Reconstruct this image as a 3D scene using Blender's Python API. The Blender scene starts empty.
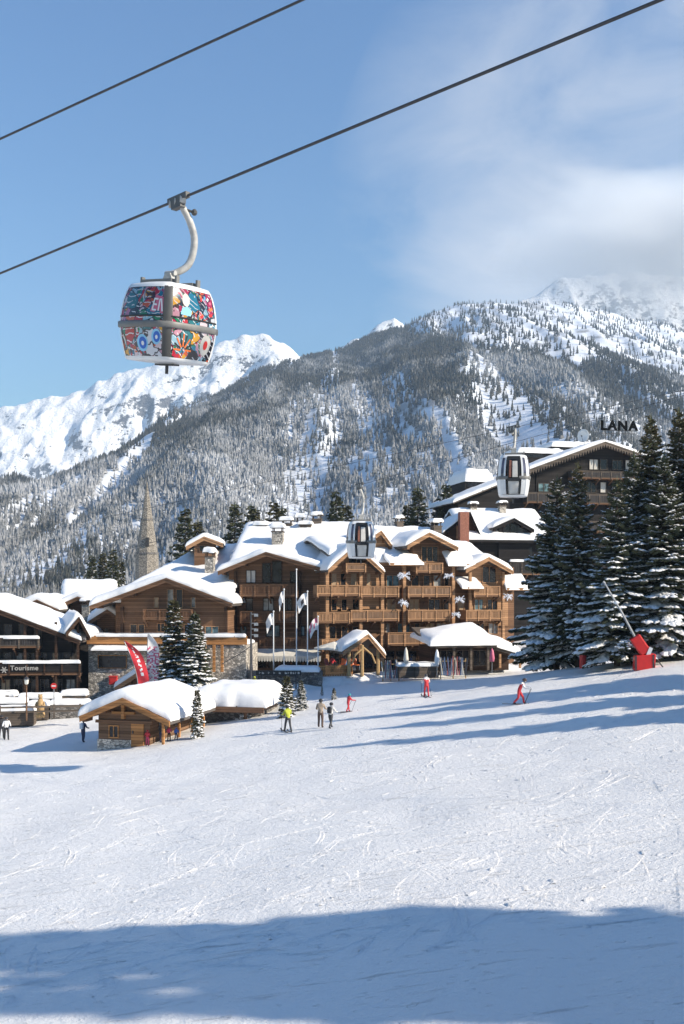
import bpy, bmesh, math, random
import numpy as np
from mathutils import Vector, Matrix, Quaternion
random.seed(7); np.random.seed(7)
F, CX, HY = 1000.0, 342.0, 590.0
sc = bpy.context.scene; COL = sc.collection
def P(px, py, Y): return Vector(((px-CX)/F*Y, Y, (HY-py)/F*Y))
R = math.radians

# ------------------------------------------------------------------ noise
def _h(i, j, s): 
    v = np.sin(i*127.1 + j*311.7 + s*74.7)*43758.5453
    return v-np.floor(v)
def vn(x, y, s=0):
    xi, yi = np.floor(x), np.floor(y); fx, fy = x-xi, y-yi
    fx = fx*fx*(3-2*fx); fy = fy*fy*(3-2*fy)
    a = _h(xi, yi, s)*(1-fx)+_h(xi+1, yi, s)*fx
    b = _h(xi, yi+1, s)*(1-fx)+_h(xi+1, yi+1, s)*fx
    return a*(1-fy)+b*fy
def fbm(x, y, o=4, s=0):
    t, a, n = 0., .5, 0.
    for k in range(o):
        t = t+a*vn(x*2**k, y*2**k, s+k*13); n += a; a *= .5
    return t/n
def ridged(x, y, o=5, s=0):
    t, a, n = 0., .5, 0.
    for k in range(o):
        t = t+a*(1-np.abs(2*vn(x*2**k, y*2**k, s+k*17)-1)); n += a; a *= .5
    return t/n
def sstep(a, b, x):
    t = np.clip((x-a)/(b-a), 0, 1); return t*t*(3-2*t)

# ------------------------------------------------------------------ terrain heights
def zt(X, Y):
    X = np.asarray(X, float); Y = np.asarray(Y, float)
    k = sstep(80, 104, Y)
    c = .15*(1-k)+.05*k
    lim = np.clip(X, -1e9, 70)
    z = -9.4+c*lim
    fl = -12.6+.9*k+0*X
    z = fl+np.logaddexp(0, (z-fl)*1.6)/1.6
    z = z+6.9*sstep(19, 2, Y)
    z = z+sstep(108, 170, Y)*sstep(-5, 45, X)*7
    z = z-sstep(150, 420, Y)*sstep(30, -60, X)*14
    # berm beside the terrace
    d = (Y-98-.35*(X+3)); m = sstep(-7, -3, X)*sstep(21, 15, X)
    z = z+1.0*m*np.exp(-(d/1.1)**2)
    near = sstep(260, 120, Y)
    z = z+near*(.55*(fbm(X/16, Y/16, 3, 5)-.5)+.16*(fbm(X/2.6, Y/2.6, 2, 9)-.5))
    z = z+sstep(200, 700, Y)*18*(fbm(X/190, Y/190, 3, 3)-.5)
    return z
def gz(x, y): return float(zt(x, y))
def hit(px, py):
    y = 15.
    while y < 260:
        x = (px-CX)/F*y
        if gz(x, y) >= (HY-py)/F*y: break
        y += .15
    return Vector(((px-CX)/F*y, y, gz((px-CX)/F*y, y)))

# ------------------------------------------------------------------ materials
class NT:
    def __init__(s, m):
        m.use_nodes = True; s.t = m.node_tree; s.n = s.t.nodes; s.l = s.t.links
        s.b = s.n.get('Principled BSDF'); s.out = s.n.get('Material Output')
    def add(s, typ, **kw):
        n = s.n.new(typ)
        for k, v in kw.items():
            if k.startswith('i_'): n.inputs[k[2:].replace('_', ' ')].default_value = v
            else: setattr(n, k, v)
        return n
    def link(s, a, b): s.l.new(a, b)
    def coord(s, scale=(1,1,1), kind='Object', rot=(0,0,0)):
        tc = s.add('ShaderNodeTexCoord'); mp = s.add('ShaderNodeMapping')
        mp.inputs['Scale'].default_value = scale; mp.inputs['Rotation'].default_value = rot
        s.link(tc.outputs[kind], mp.inputs['Vector']); return mp.outputs[0]
    def noise(s, vec, scale, detail=4, rough=.55, dist=0):
        n = s.add('ShaderNodeTexNoise'); n.inputs['Scale'].default_value = scale
        n.inputs['Detail'].default_value = detail; n.inputs['Roughness'].default_value = rough
        n.inputs['Distortion'].default_value = dist
        s.link(vec, n.inputs['Vector']); return n.outputs['Fac']
    def ramp(s, fac, stops, interp='LINEAR'):
        r = s.add('ShaderNodeValToRGB'); e = r.color_ramp; e.interpolation = interp
        while len(e.elements) < len(stops): e.elements.new(.5)
        for el, (p, c) in zip(e.elements, stops):
            el.position = p; el.color = (*c, 1) if len(c) == 3 else c
        s.link(fac, r.inputs[0]); return r.outputs[0]
    def math(s, op, a, b=None, c=None, clamp=False):
        n = s.add('ShaderNodeMath', operation=op, use_clamp=clamp)
        for i, v in enumerate((a, b, c)):
            if v is None: continue
            if isinstance(v, (int, float)): n.inputs[i].default_value = v
            else: s.link(v, n.inputs[i])
        return n.outputs[0]
    def mix(s, fac, a, b, mode='MIX'):
        n = s.add('ShaderNodeMix', data_type='RGBA', blend_type=mode)
        for sock, v in ((n.inputs[0], fac), (n.inputs[6], a), (n.inputs[7], b)):
            if isinstance(v, (int, float)): sock.default_value = v
            elif isinstance(v, tuple): sock.default_value = (*v, 1)
            else: s.link(v, sock)
        return n.outputs[2]
    def bump(s, h, strength=.4, dist=.05, nrm=None):
        n = s.add('ShaderNodeBump'); n.inputs['Strength'].default_value = strength; n.inputs['Distance'].default_value = dist
        s.link(h, n.inputs['Height'])
        if nrm is not None: s.link(nrm, n.inputs['Normal'])
        return n.outputs[0]
def sc3(c, k): return tuple(max(0, min(1, v*k)) for v in c)
MATS = {}
def mat(name, rgb, rough=.6, var=.35, scale=2.5, metal=0, bump=0, stretch=(1,1,1), spec=.5):
    m = bpy.data.materials.new(name); t = NT(m)
    v = t.coord(stretch); f = t.noise(v, scale, 5, .6)
    col = t.ramp(f, [(.3, sc3(rgb, 1-var)), (.7, sc3(rgb, 1+var))])
    t.link(col, t.b.inputs['Base Color']); t.b.inputs['Roughness'].default_value = rough
    t.b.inputs['Metallic'].default_value = metal; t.b.inputs['Specular IOR Level'].default_value = spec
    if bump: t.link(t.bump(f, bump, .03), t.b.inputs['Normal'])
    MATS[name] = m; return m
def wood(name, rgb, plank=.22, vert=False):
    m = bpy.data.materials.new(name); t = NT(m)
    v = t.coord((1,1,1))
    sx = t.add('ShaderNodeSeparateXYZ'); t.link(v, sx.inputs[0])
    ax = sx.outputs[0 if vert else 2]
    q = t.math('DIVIDE', ax, plank); fr = t.math('FRACT', q); fl = t.math('FLOOR', q)
    wn = t.add('ShaderNodeTexWhiteNoise', noise_dimensions='1D'); t.link(fl, wn.inputs['W'])
    gv = t.coord((1.2,1.2,9) if not vert else (9,9,1.2)); g = t.noise(gv, 2.2, 5, .65)
    big = t.noise(t.coord((1,1,1)), .35, 3)
    a = t.math('ADD', t.math('MULTIPLY', wn.outputs[0], .5), t.math('MULTIPLY', g, .5))
    a = t.math('ADD', t.math('MULTIPLY', a, .7), t.math('MULTIPLY', big, .4))
    c = t.ramp(a, [(.25, sc3(rgb, .5)), (.55, rgb), (.85, sc3(rgb, 1.5))])
    gap = t.math('LESS_THAN', fr, .09)
    c = t.mix(gap, c, sc3(rgb, .25)); t.link(c, t.b.inputs['Base Color'])
    t.b.inputs['Roughness'].default_value = .75; t.b.inputs['Specular IOR Level'].default_value = .15
    t.link(t.bump(t.math('ADD', g, t.math('MULTIPLY', gap, -1.)), .35, .02), t.b.inputs['Normal'])
    MATS[name] = m; return m
wood('hut_timber', (.17,.10,.06)); wood('dark_timber', (.060,.034,.022)); wood('brown_timber', (.18,.100,.058)); wood('warm_timber', (.38,.215,.115))
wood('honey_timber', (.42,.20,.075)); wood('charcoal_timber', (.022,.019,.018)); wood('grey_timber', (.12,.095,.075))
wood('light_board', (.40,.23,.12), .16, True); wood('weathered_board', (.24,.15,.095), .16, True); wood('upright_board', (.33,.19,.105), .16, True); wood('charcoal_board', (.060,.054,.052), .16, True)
wood('brown_board', (.15,.08,.045), .16, True)
def stone(name, rgb, scale=2.2):
    m = bpy.data.materials.new(name); t = NT(m)
    v = t.coord((1,1,1.7)); vo = t.add('ShaderNodeTexVoronoi', feature='F1'); vo.inputs['Scale'].default_value = scale
    t.link(v, vo.inputs['Vector'])
    ve = t.add('ShaderNodeTexVoronoi', feature='DISTANCE_TO_EDGE'); ve.inputs['Scale'].default_value = scale; t.link(v, ve.inputs['Vector'])
    bw = t.add('ShaderNodeRGBToBW'); t.link(vo.outputs['Color'], bw.inputs[0])
    c = t.ramp(bw.outputs[0], [(.2, sc3(rgb, .5)), (.5, rgb), (.8, sc3(rgb, 1.6))])
    e = t.math('LESS_THAN', ve.outputs[0], .06)
    c = t.mix(e, c, sc3(rgb, .45)); t.link(c, t.b.inputs['Base Color']); t.b.inputs['Roughness'].default_value = .85
    t.link(t.bump(t.math('MINIMUM', ve.outputs[0], .2), .8, .12), t.b.inputs['Normal'])
    MATS[name] = m
stone('rubble_stone', (.43,.385,.325), 3.6); stone('dark_stone', (.17,.155,.14), 3.2); stone('spire_stone', (.27,.235,.19), 4.5)
def snowmat(name, rgb=(.88,.865,.845)):
    m = bpy.data.materials.new(name); t = NT(m); v = t.coord()
    f = t.noise(v, 1.1, 6, .6); g = t.noise(v, 14, 3, .6)
    t.link(t.ramp(f, [(.3, sc3(rgb, .95)), (.7, sc3(rgb, 1.02))]), t.b.inputs['Base Color'])
    t.b.inputs['Roughness'].default_value = .55; t.b.inputs['Specular IOR Level'].default_value = .25
    t.link(t.bump(t.math('ADD', f, t.math('MULTIPLY', g, .15)), .35, .12), t.b.inputs['Normal'])
    MATS[name] = m
snowmat('roof_snow'); 
mat('white_paint', (.78,.78,.77), .35, .06); mat('grey_metal', (.33,.34,.35), .4, .15, metal=.6); mat('dark_metal', (.06,.06,.065), .45, .2, metal=.4)
mat('steel_cable', (.055,.055,.06), .5, .2, metal=.3); mat('red_vinyl', (.62,.025,.022), .4, .12); mat('red_banner', (.62,.03,.04), .6, .1)
mat('black_rubber', (.02,.02,.021), .6, .2); mat('belt_plastic', (.17,.165,.155), .5, .15); mat('canvas', (.62,.58,.5), .7, .12)
mat('flag_cloth', (.72,.7,.68), .8, .1); mat('brick_red', (.28,.11,.07), .85, .3, 6); mat('warm_curtain', (.36,.25,.15), .8, .2); mat('pale_curtain', (.55,.52,.47), .8, .15)
mat('roof_shingle', (.1,.085,.075), .8, .3, 6); mat('orange_plastic', (.75,.16,.03), .5, .1); mat('blue_plastic', (.05,.3,.55), .5, .1)
mat('carved_wood', (.42,.27,.12), .7, .2, 5); mat('bark', (.075,.05,.034), .9, .4, 6); mat('lamp_glass', (.7,.68,.6), .2, .05)
mat('sign_black', (.006,.006,.006), .9, .1, spec=0); mat('sign_letter', (.36,.34,.31), .7, .1); mat('pink_sign', (.55,.12,.2), .5, .1); mat('ornament_white', (.75,.75,.78), .6, .1); mat('decor_ice', (.7,.72,.78), .4, .1)
mat('ski_red', (.28,.08,.07), .35, .1); mat('ski_blue', (.10,.13,.2), .35, .1); mat('ski_pale', (.5,.47,.4), .35, .1); mat('ski_black', (.03,.03,.035), .35, .1)
def glass(name, rgb, rough=.2):
    m = bpy.data.materials.new(name); t = NT(m)
    f = t.noise(t.coord(), 1.3, 2)
    t.link(t.ramp(f, [(.35, sc3(rgb, .4)), (.65, sc3(rgb, 1.6))]), t.b.inputs['Base Color'])
    t.b.inputs['Roughness'].default_value = rough; t.b.inputs['Specular IOR Level'].default_value = .4; MATS[name] = m
glass('window_glass', (.016,.015,.016)); glass('curtained_glass', (.24,.23,.21), .15); glass('teal_glass', (.10,.16,.17), .1)
M = MATS

def piste_material():
    m = bpy.data.materials.new('groomed_snow'); t = NT(m); v = t.coord()
    big = t.noise(v, .09, 4); fine = t.noise(t.coord((.8,1.15,1), rot=(0,0,R(5))), 5.2, 5, .75); mid = t.noise(t.coord((.6,1.2,1), rot=(0,0,R(-6))), .7, 4, .55)
    # drag marks of the groomer, stretched along the slope
    sv = t.coord((.28, 2.6, 1), rot=(0,0,R(4))); st = t.noise(sv, 1.5, 6, .68, .4)
    streak = t.ramp(st, [(.60, (0,0,0)), (.66, (.5,.5,.5)), (.72, (1,1,1))])
    # carved ski tracks : thin iso-lines of warped bands, several directions
    def tracks(rot, scale, dist, width, seed):
        tv = t.coord((1,1,1), rot=(0,0,R(rot)))
        w = t.add('ShaderNodeTexWave', wave_type='BANDS', bands_direction='X', wave_profile='TRI')
        w.inputs['Scale'].default_value = scale; w.inputs['Distortion'].default_value = dist
        w.inputs['Detail'].default_value = 1.5; w.inputs['Detail Scale'].default_value = .35; w.inputs['Phase Offset'].default_value = seed
        t.link(tv, w.inputs['Vector'])
        ln = t.math('GREATER_THAN', w.outputs['Fac'], 1-width)
        mk = t.noise(t.coord((.5,.5,.5), rot=(0,0,seed)), .30, 2, .5)
        return t.math('MULTIPLY', ln, t.ramp(mk, [(.47, (0,0,0)), (.52, (1,1,1))]))
    tr = tracks(20, .11, 9, .030, 0)
    for a in ((62, .09, 12, .026, 2.), (-35, .10, 10, .028, 4.1), (8, .07, 14, .02, 7.3), (95, .08, 12, .025, 9.4)):
        tr = t.math('MAXIMUM', tr, tracks(*a))
    # tracks fade out on the freshly combed upper piste
    sp = t.add('ShaderNodeSeparateXYZ'); t.link(v, sp.inputs[0])
    h = t.math('ADD', t.math('MULTIPLY', mid, .30), t.math('MULTIPLY', fine, .50))
    h = t.math('SUBTRACT', h, t.math('MULTIPLY', streak, .22))
    h = t.math('SUBTRACT', h, t.math('MULTIPLY', tr, .75))
    clod = t.noise(t.coord((.7,1.6,1)), 3.1, 3, .5)
    cl = t.ramp(clod, [(.66, (0,0,0)), (.72, (1,1,1))])
    h = t.math('ADD', h, t.math('MULTIPLY', cl, .3))
    c = t.ramp(big, [(.3, (.85,.83,.805)), (.7, (.90,.88,.85))])
    c = t.mix(t.math('MULTIPLY', streak, .35), c, (.66,.65,.65))
    t.link(c, t.b.inputs['Base Color'])
    t.b.inputs['Roughness'].default_value = .5; t.b.inputs['Specular IOR Level'].default_value = .3
    t.link(t.bump(h, .85, .26), t.b.inputs['Normal'])
    return m

# ------------------------------------------------------------------ mesh builder
class MB:
    def __init__(s): s.v = []; s.f = []; s.mi = []
    def add(s, vs, fs, mi=0):
        o = len(s.v); s.v += [tuple(v) for v in vs]
        s.f += [tuple(i+o for i in f) for f in fs]; s.mi += [mi]*len(fs); return s
    def box(s, x0, x1, y0, y1, z0, z1, mi=0):
        return s.add([(x0,y0,z0),(x1,y0,z0),(x1,y1,z0),(x0,y1,z0),(x0,y0,z1),(x1,y0,z1),(x1,y1,z1),(x0,y1,z1)],
            [(0,3,2,1),(4,5,6,7),(0,1,5,4),(1,2,6,5),(2,3,7,6),(3,0,4,7)], mi)
    def cbox(s, c, sx, sy, sz, mi=0): return s.box(c[0]-sx/2, c[0]+sx/2, c[1]-sy/2, c[1]+sy/2, c[2]-sz/2, c[2]+sz/2, mi)
    def beam(s, a, b, w, h, mi=0, up=(0,0,1)):
        a, b = Vector(a), Vector(b); d = (b-a).normalized(); u = Vector(up)
        if abs(d.dot(u)) > .98: u = Vector((0,1,0))
        r = d.cross(u).normalized()*w/2; q = r.cross(d).normalized()*h/2
        vs = [a-r-q, a+r-q, a+r+q, a-r+q, b-r-q, b+r-q, b+r+q, b-r+q]
        return s.add(vs, [(0,3,2,1),(4,5,6,7),(0,1,5,4),(1,2,6,5),(2,3,7,6),(3,0,4,7)], mi)
    def tube(s, pts, rad, n=8, mi=0):
        pts = [Vector(p) for p in pts]
        if not hasattr(rad, '__len__'): rad = [rad]*len(pts)
        vs, fs = [], []; ref = None
        for i, p in enumerate(pts):
            d = (pts[min(i+1, len(pts)-1)]-pts[max(i-1, 0)]).normalized()
            u = ref if ref is not None else (Vector((0,0,1)) if abs(d.z) < .9 else Vector((1,0,0)))
            a = (u-d*u.dot(d)).normalized(); ref = a; b = d.cross(a)
            for k in range(n):
                th = 2*math.pi*k/n; vs.append(p+(a*math.cos(th)+b*math.sin(th))*rad[i])
        for i in range(len(pts)-1):
            for k in range(n):
                k2 = (k+1) % n; fs.append((i*n+k, i*n+k2, (i+1)*n+k2, (i+1)*n+k))
        fs.append(tuple(range(n))[::-1]); fs.append(tuple((len(pts)-1)*n+k for k in range(n)))
        return s.add(vs, fs, mi)
    def prism(s, poly, off, mi=0):      # polygon of 3D points swept along a vector
        n = len(poly); off = Vector(off); a = [Vector(p) for p in poly]; b = [p+off for p in a]
        fs = [tuple(range(n)), tuple(range(n, 2*n))[::-1]]+[(i, n+i, n+(i+1) % n, (i+1) % n) for i in range(n)]
        return s.add(a+b, fs, mi)
    def blob(s, c, rx, ry, rz, n=8, m=5, mi=0, jit=0):
        vs, fs = [(c[0], c[1], c[2]+rz)], []
        for i in range(1, m):
            th = math.pi*i/m
            for k in range(n):
                ph = 2*math.pi*k/n; j = 1+random.uniform(-jit, jit)
                vs.append((c[0]+rx*j*math.sin(th)*math.cos(ph), c[1]+ry*j*math.sin(th)*math.sin(ph), c[2]+rz*j*math.cos(th)))
        vs.append((c[0], c[1], c[2]-rz)); L = len(vs)-1
        for k in range(n):
            fs.append((0, 1+k, 1+(k+1) % n)); fs.append((L, L-n+(k+1) % n, L-n+k))
            for i in range(m-2): fs.append((1+i*n+k, 1+(i+1)*n+k, 1+(i+1)*n+(k+1) % n, 1+i*n+(k+1) % n))
        return s.add(vs, fs, mi)
    def build(s, name, mats, parent=None, smooth=False, fix=True):
        me = bpy.data.meshes.new(name); me.from_pydata(s.v, [], s.f)
        if not isinstance(mats, (list, tuple)): mats = [mats]
        for m in mats: me.materials.append(M[m] if isinstance(m, str) else m)
        me.polygons.foreach_set('material_index', s.mi)
        if fix:
            bm = bmesh.new(); bm.from_mesh(me); bmesh.ops.recalc_face_normals(bm, faces=bm.faces); bm.to_mesh(me); bm.free()
        me.polygons.foreach_set('use_smooth', [smooth]*len(me.polygons)); me.update()
        o = bpy.data.objects.new(name, me); COL.objects.link(o)
        if parent is not None: o.parent = parent
        return o
def tag(o, label, cat, group=None):
    o['label'] = label; o['category'] = cat
    if group: o['group'] = group
    return o
def empty(name, loc, rz, label, cat, group=None):
    o = bpy.data.objects.new(name, None); COL.objects.link(o); o.location = loc; o.rotation_euler = (0,0,rz)
    o.empty_display_size = .5
    return tag(o, label, cat, group)
def struct(o, kind='structure'): o['kind'] = kind; return o
def copy_tree(o, parent=None):
    c = o.copy(); COL.objects.link(c)
    if parent is not None: c.parent = parent
    for ch in list(o.children): copy_tree(ch, c)
    return c
def npmesh(name, V, FI, nper, mats, smooth=True, mi=None):
    me = bpy.data.meshes.new(name); nf = len(FI)
    me.vertices.add(len(V)); me.vertices.foreach_set('co', V.astype(np.float32).ravel())
    me.loops.add(nf*nper); me.loops.foreach_set('vertex_index', FI.astype(np.int32).ravel())
    me.polygons.add(nf); me.polygons.foreach_set('loop_start', np.arange(nf, dtype=np.int32)*nper)
    me.polygons.foreach_set('use_smooth', np.full(nf, smooth))
    if mi is not None: me.polygons.foreach_set('material_index', mi.astype(np.int32))
    for m in mats: me.materials.append(m)
    me.update(calc_edges=True); me.validate()
    o = bpy.data.objects.new(name, me); COL.objects.link(o); return o
def gridmesh(name, X, Y, Z, m, smooth=True):
    r, c = X.shape; V = np.stack([X, Y, Z], -1).reshape(-1, 3); i = np.arange(r*c).reshape(r, c)
    FI = np.stack([i[:-1,:-1], i[:-1,1:], i[1:,1:], i[1:,:-1]], -1).reshape(-1, 4)
    return npmesh(name, V, FI, 4, [m], smooth)

# ------------------------------------------------------------------ ground
xs = np.concatenate([-np.geomspace(2900, 62, 40), np.arange(-60, 60, .42), np.geomspace(60, 2900, 40)])
ys = np.concatenate([np.linspace(-120, -8, 15), np.arange(-6, 14, 1.2), np.arange(14, 92, .34), np.arange(92, 126, .6), np.geomspace(127, 3850, 60)])
GX, GY = np.meshgrid(xs, ys)
struct(gridmesh('snow_ground', GX, GY, zt(GX, GY), piste_material()))

# ski tracks and scraped-up ridges lying on the piste: low welts of snow, a few centimetres high
def ski_tracks():
    rn = random.Random(21); V, Fc = [], []
    def welt(x, y, ang, L_, curv, w_, h_, n=14):
        o = len(V); px_, py_ = x, y
        P_ = []
        for i in range(n+1):
            P_.append((px_, py_, ang)); ang += curv*L_/n+rn.gauss(0, .02); px_ += math.cos(ang)*L_/n; py_ += math.sin(ang)*L_/n
        A = np.array(P_); Z = zt(A[:,0], A[:,1])
        for i, (x_, y_, a_) in enumerate(P_):
            e = math.sin(math.pi*min(1, max(0, (i+.15)/(n+.3))))**.5; hh = h_*e*rn.uniform(.5, 1.2); nx, ny = -math.sin(a_)*w_, math.cos(a_)*w_; j = rn.uniform(-.3, .3)
            V.extend([(x_-nx, y_-ny, Z[i]-.02), (x_-nx*.2+nx*j, y_-ny*.2+ny*j, Z[i]+hh), (x_+nx, y_+ny, Z[i]-.02)])
        for i in range(n):
            for k in range(2): a = o+i*3+k; Fc.append((a, a+3, a+4, a+1))
    for i in range(270):
        y = 25+rn.random()**1.3*26; x = rn.uniform(-.40, .40)*y; a = rn.choice((rn.gauss(2.3, .35), rn.gauss(.9, .35), rn.gauss(1.6, .5), rn.gauss(2.9, .3))); L_ = rn.uniform(1.2, 4.5); c = rn.gauss(0, .16)
        h_ = rn.uniform(.015, .04); welt(x, y, a, L_, c, rn.uniform(.05, .10), h_)
        if rn.random() < .6: welt(x+rn.uniform(.15, .35), y+rn.uniform(-.1, .1), a, L_*rn.uniform(.7, 1), c, rn.uniform(.05, .09), h_)
    for i in range(900):
        y = 26+rn.random()*52; x = rn.uniform(-.40, .40)*y; welt(x, y, rn.gauss(3.25, .22), rn.uniform(.5, 3.2), rn.gauss(0, .1), rn.uniform(.05, .14), rn.uniform(.015, .045), 6)
    for i in range(500):
        y = 25+rn.random()*40; x = rn.uniform(-.40, .40)*y; welt(x, y, rn.uniform(0, 6.28), rn.uniform(.15, .5), 0, rn.uniform(.06, .14), rn.uniform(.03, .08), 3)
    o = npmesh('ski_tracks', np.array(V), np.array(Fc), 4, [bpy.data.objects['snow_ground'].data.materials[0]], True); o['kind'] = 'stuff'
ski_tracks()

# ------------------------------------------------------------------ mountains
def uof(X, Y): return CX+F*X/np.maximum(Y, 1)
SIL_U = [-1200, -500, -150, 0, 60, 100, 150, 200, 250, 300, 345, 385, 405, 430, 470, 520, 560, 600, 684, 800, 1000, 1500, 2300]
SIL_Y = [560, 530, 520, 499, 482, 460, 432, 402, 377, 361, 350, 334, 327, 313, 304, 304, 306, 311, 332, 345, 330, 390, 450]
def hill(X, Y):
    u = uof(X, Y)
    ys_ = np.interp(u, SIL_U, SIL_Y)
    Rd = np.interp(u, [-500, 0, 200, 400, 700, 1200], [1500, 1700, 2250, 2700, 3000, 3000])
    H = (HY-ys_)/F*Rd
    Y0 = 520.
    w = (Y-Y0)/(Rd-Y0)
    base = -14+sstep(0, 400, X)*10
    p = np.where(w < 1, np.clip(w, 0, 1)**1.12, 1-(w-1)*1.3)
    amp = 105*sstep(0, .3, w)*(1-.75*sstep(.75, 1., w)*sstep(1.3, 1., w))
    g = ridged(X/210+.5*fbm(X/300, Y/500, 2, 4), Y/1100, 3, 21)-.62
    g2 = ridged(X/64+.8*fbm(X/90, Y/200, 2, 8), Y/420, 2, 33)-.62
    z = base+(H-base)*p+amp*(g*1.1+.28*g2)
    z = z+10*sstep(0, .2, w)*(fbm(X/40, Y/40, 3, 51)-.5)
    return np.where(w < -.15, base-20, z)
uu = np.concatenate([np.linspace(-900, -60, 60), np.linspace(-55, 740, 300), np.linspace(750, 1500, 60)])
yy = np.linspace(470, 3750, 240)
U, YY = np.meshgrid(uu, yy); XX = (U-CX)/F*YY
XX = np.clip(XX, -2800, 2800)
def mountain_snow():
    m = bpy.data.materials.new('mountain_snow'); t = NT(m); v = t.coord()
    ge = t.add('ShaderNodeNewGeometry'); sx = t.add('ShaderNodeSeparateXYZ'); t.link(ge.outputs['Normal'], sx.inputs[0])
    n = t.noise(v, .012, 8, .65); n2 = t.noise(v, .05, 6, .65)
    a = t.math('ADD', sx.outputs[2], t.math('MULTIPLY', t.math('SUBTRACT', n, .5), 1.1))
    a = t.math('ADD', a, t.math('MULTIPLY', t.math('SUBTRACT', n2, .5), .7))
    rock = t.ramp(n2, [(.3, (.05,.05,.055)), (.7, (.16,.145,.13))])
    c = t.mix(t.ramp(a, [(.46, (0,0,0)), (.53, (1,1,1))]), rock, (.87,.86,.84))
    t.link(c, t.b.inputs['Base Color']); t.b.inputs['Roughness'].default_value = .6
    t.link(t.bump(n2, 1.0, 11), t.b.inputs['Normal']); return m
MS = mountain_snow()
def slope_snow():
    m = bpy.data.materials.new('wooded_slope_snow'); t = NT(m); v = t.coord((1,.4,1)); n = t.noise(v, .02, 7, .65)
    n2 = t.noise(t.coord(), .25, 4, .7)
    c = t.ramp(n, [(.36, (.30,.29,.28)), (.46, (.72,.74,.77)), (.7, (.84,.86,.88))])
    c = t.mix(t.ramp(n2, [(.62, (0,0,0)), (.68, (.8,.8,.8))]), c, (.16,.145,.13))
    t.link(c, t.b.inputs['Base Color']); t.b.inputs['Roughness'].default_value = .6
    t.link(t.bump(n2, .6, 2.), t.b.inputs['Normal']); return m
struct(gridmesh('mountain_slope', XX, YY, hill(XX, YY), slope_snow()))
FAR_U = [-900, -300, -100, 0, 40, 90, 130, 150, 180, 215, 240, 270, 283, 300, 330, 345, 370, 395, 415, 450, 500, 540, 560, 580, 620, 660, 700, 800, 1000, 1600]
FAR_Y = [430, 420, 425, 412, 402, 392, 374, 368, 357, 346, 340, 336, 341, 357, 352, 345, 335, 321, 335, 330, 312, 290, 280, 277, 271, 268, 272, 262, 300, 360]
def peak(X, Y):
    u = uof(X, Y); s = np.interp(u, FAR_U, FAR_Y); Rd = 5600.; H = (HY-s)/F*Rd
    w = (Y-4150)/(Rd-4150)
    p = np.where(w < 1, np.clip(w, 0, 1)**1.0, 1-(w-1)*1.1)
    am = 340*(ridged(X/1150+Y/2600, Y/1700-X/2400, 6, 71)-.66)+190*(ridged(X/260, Y/300, 4, 77)-.62)
    am = am*sstep(.0, .4, w)*(1-.72*sstep(.72, 1., w)*sstep(1.35, 1., w))+34*(ridged(X/120, Y/160, 3, 83)-.62)*sstep(.2, .6, w)
    return -40+(H+40)*p+am
uu2 = np.concatenate([np.linspace(-800, -60, 60), np.linspace(-55, 760, 420), np.linspace(765, 1500, 60)])
yy2 = np.linspace(4150, 7000, 190)
U2, Y2 = np.meshgrid(uu2, yy2); X2 = (U2-CX)/F*Y2
struct(gridmesh('snow_mountain', X2, Y2, peak(X2, Y2), MS))

# forest on the slope: one far-off wood, one mesh
def forest_mat():
    m = bpy.data.materials.new('frosted_needles'); t = NT(m); v = t.coord()
    ge = t.add('ShaderNodeNewGeometry'); sx = t.add('ShaderNodeSeparateXYZ'); t.link(ge.outputs['Normal'], sx.inputs[0])
    big = t.noise(t.coord((1,.35,1)), .006, 4, .6); tn = t.noise(v, .11, 3, .6); f = t.noise(v, .7, 3, .6)
    a = t.math('ADD', t.math('MULTIPLY', t.math('SUBTRACT', big, .22), 2.6), t.math('ADD', t.math('MULTIPLY', f, .5), t.math('MULTIPLY', tn, .9)))
    sz = t.add('ShaderNodeSeparateXYZ'); t.link(v, sz.inputs[0])
    fr = t.math('SUBTRACT', t.math('ADD', a, .10), t.math('MULTIPLY', sz.outputs[2], .0010))
    wt = t.ramp(t.math('MULTIPLY', fr, .5), [(.56, (0,0,0)), (.88, (.80,.80,.80))])
    c = t.ramp(tn, [(.3, (.028,.034,.028)), (.6, (.065,.060,.048)), (.8, (.12,.095,.068))])
    c = t.mix(wt, c, (.55,.55,.56)); t.link(c, t.b.inputs['Base Color']); t.b.inputs['Roughness'].default_value = .9
    t.b.inputs['Specular IOR Level'].default_value = .1
    return m
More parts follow.
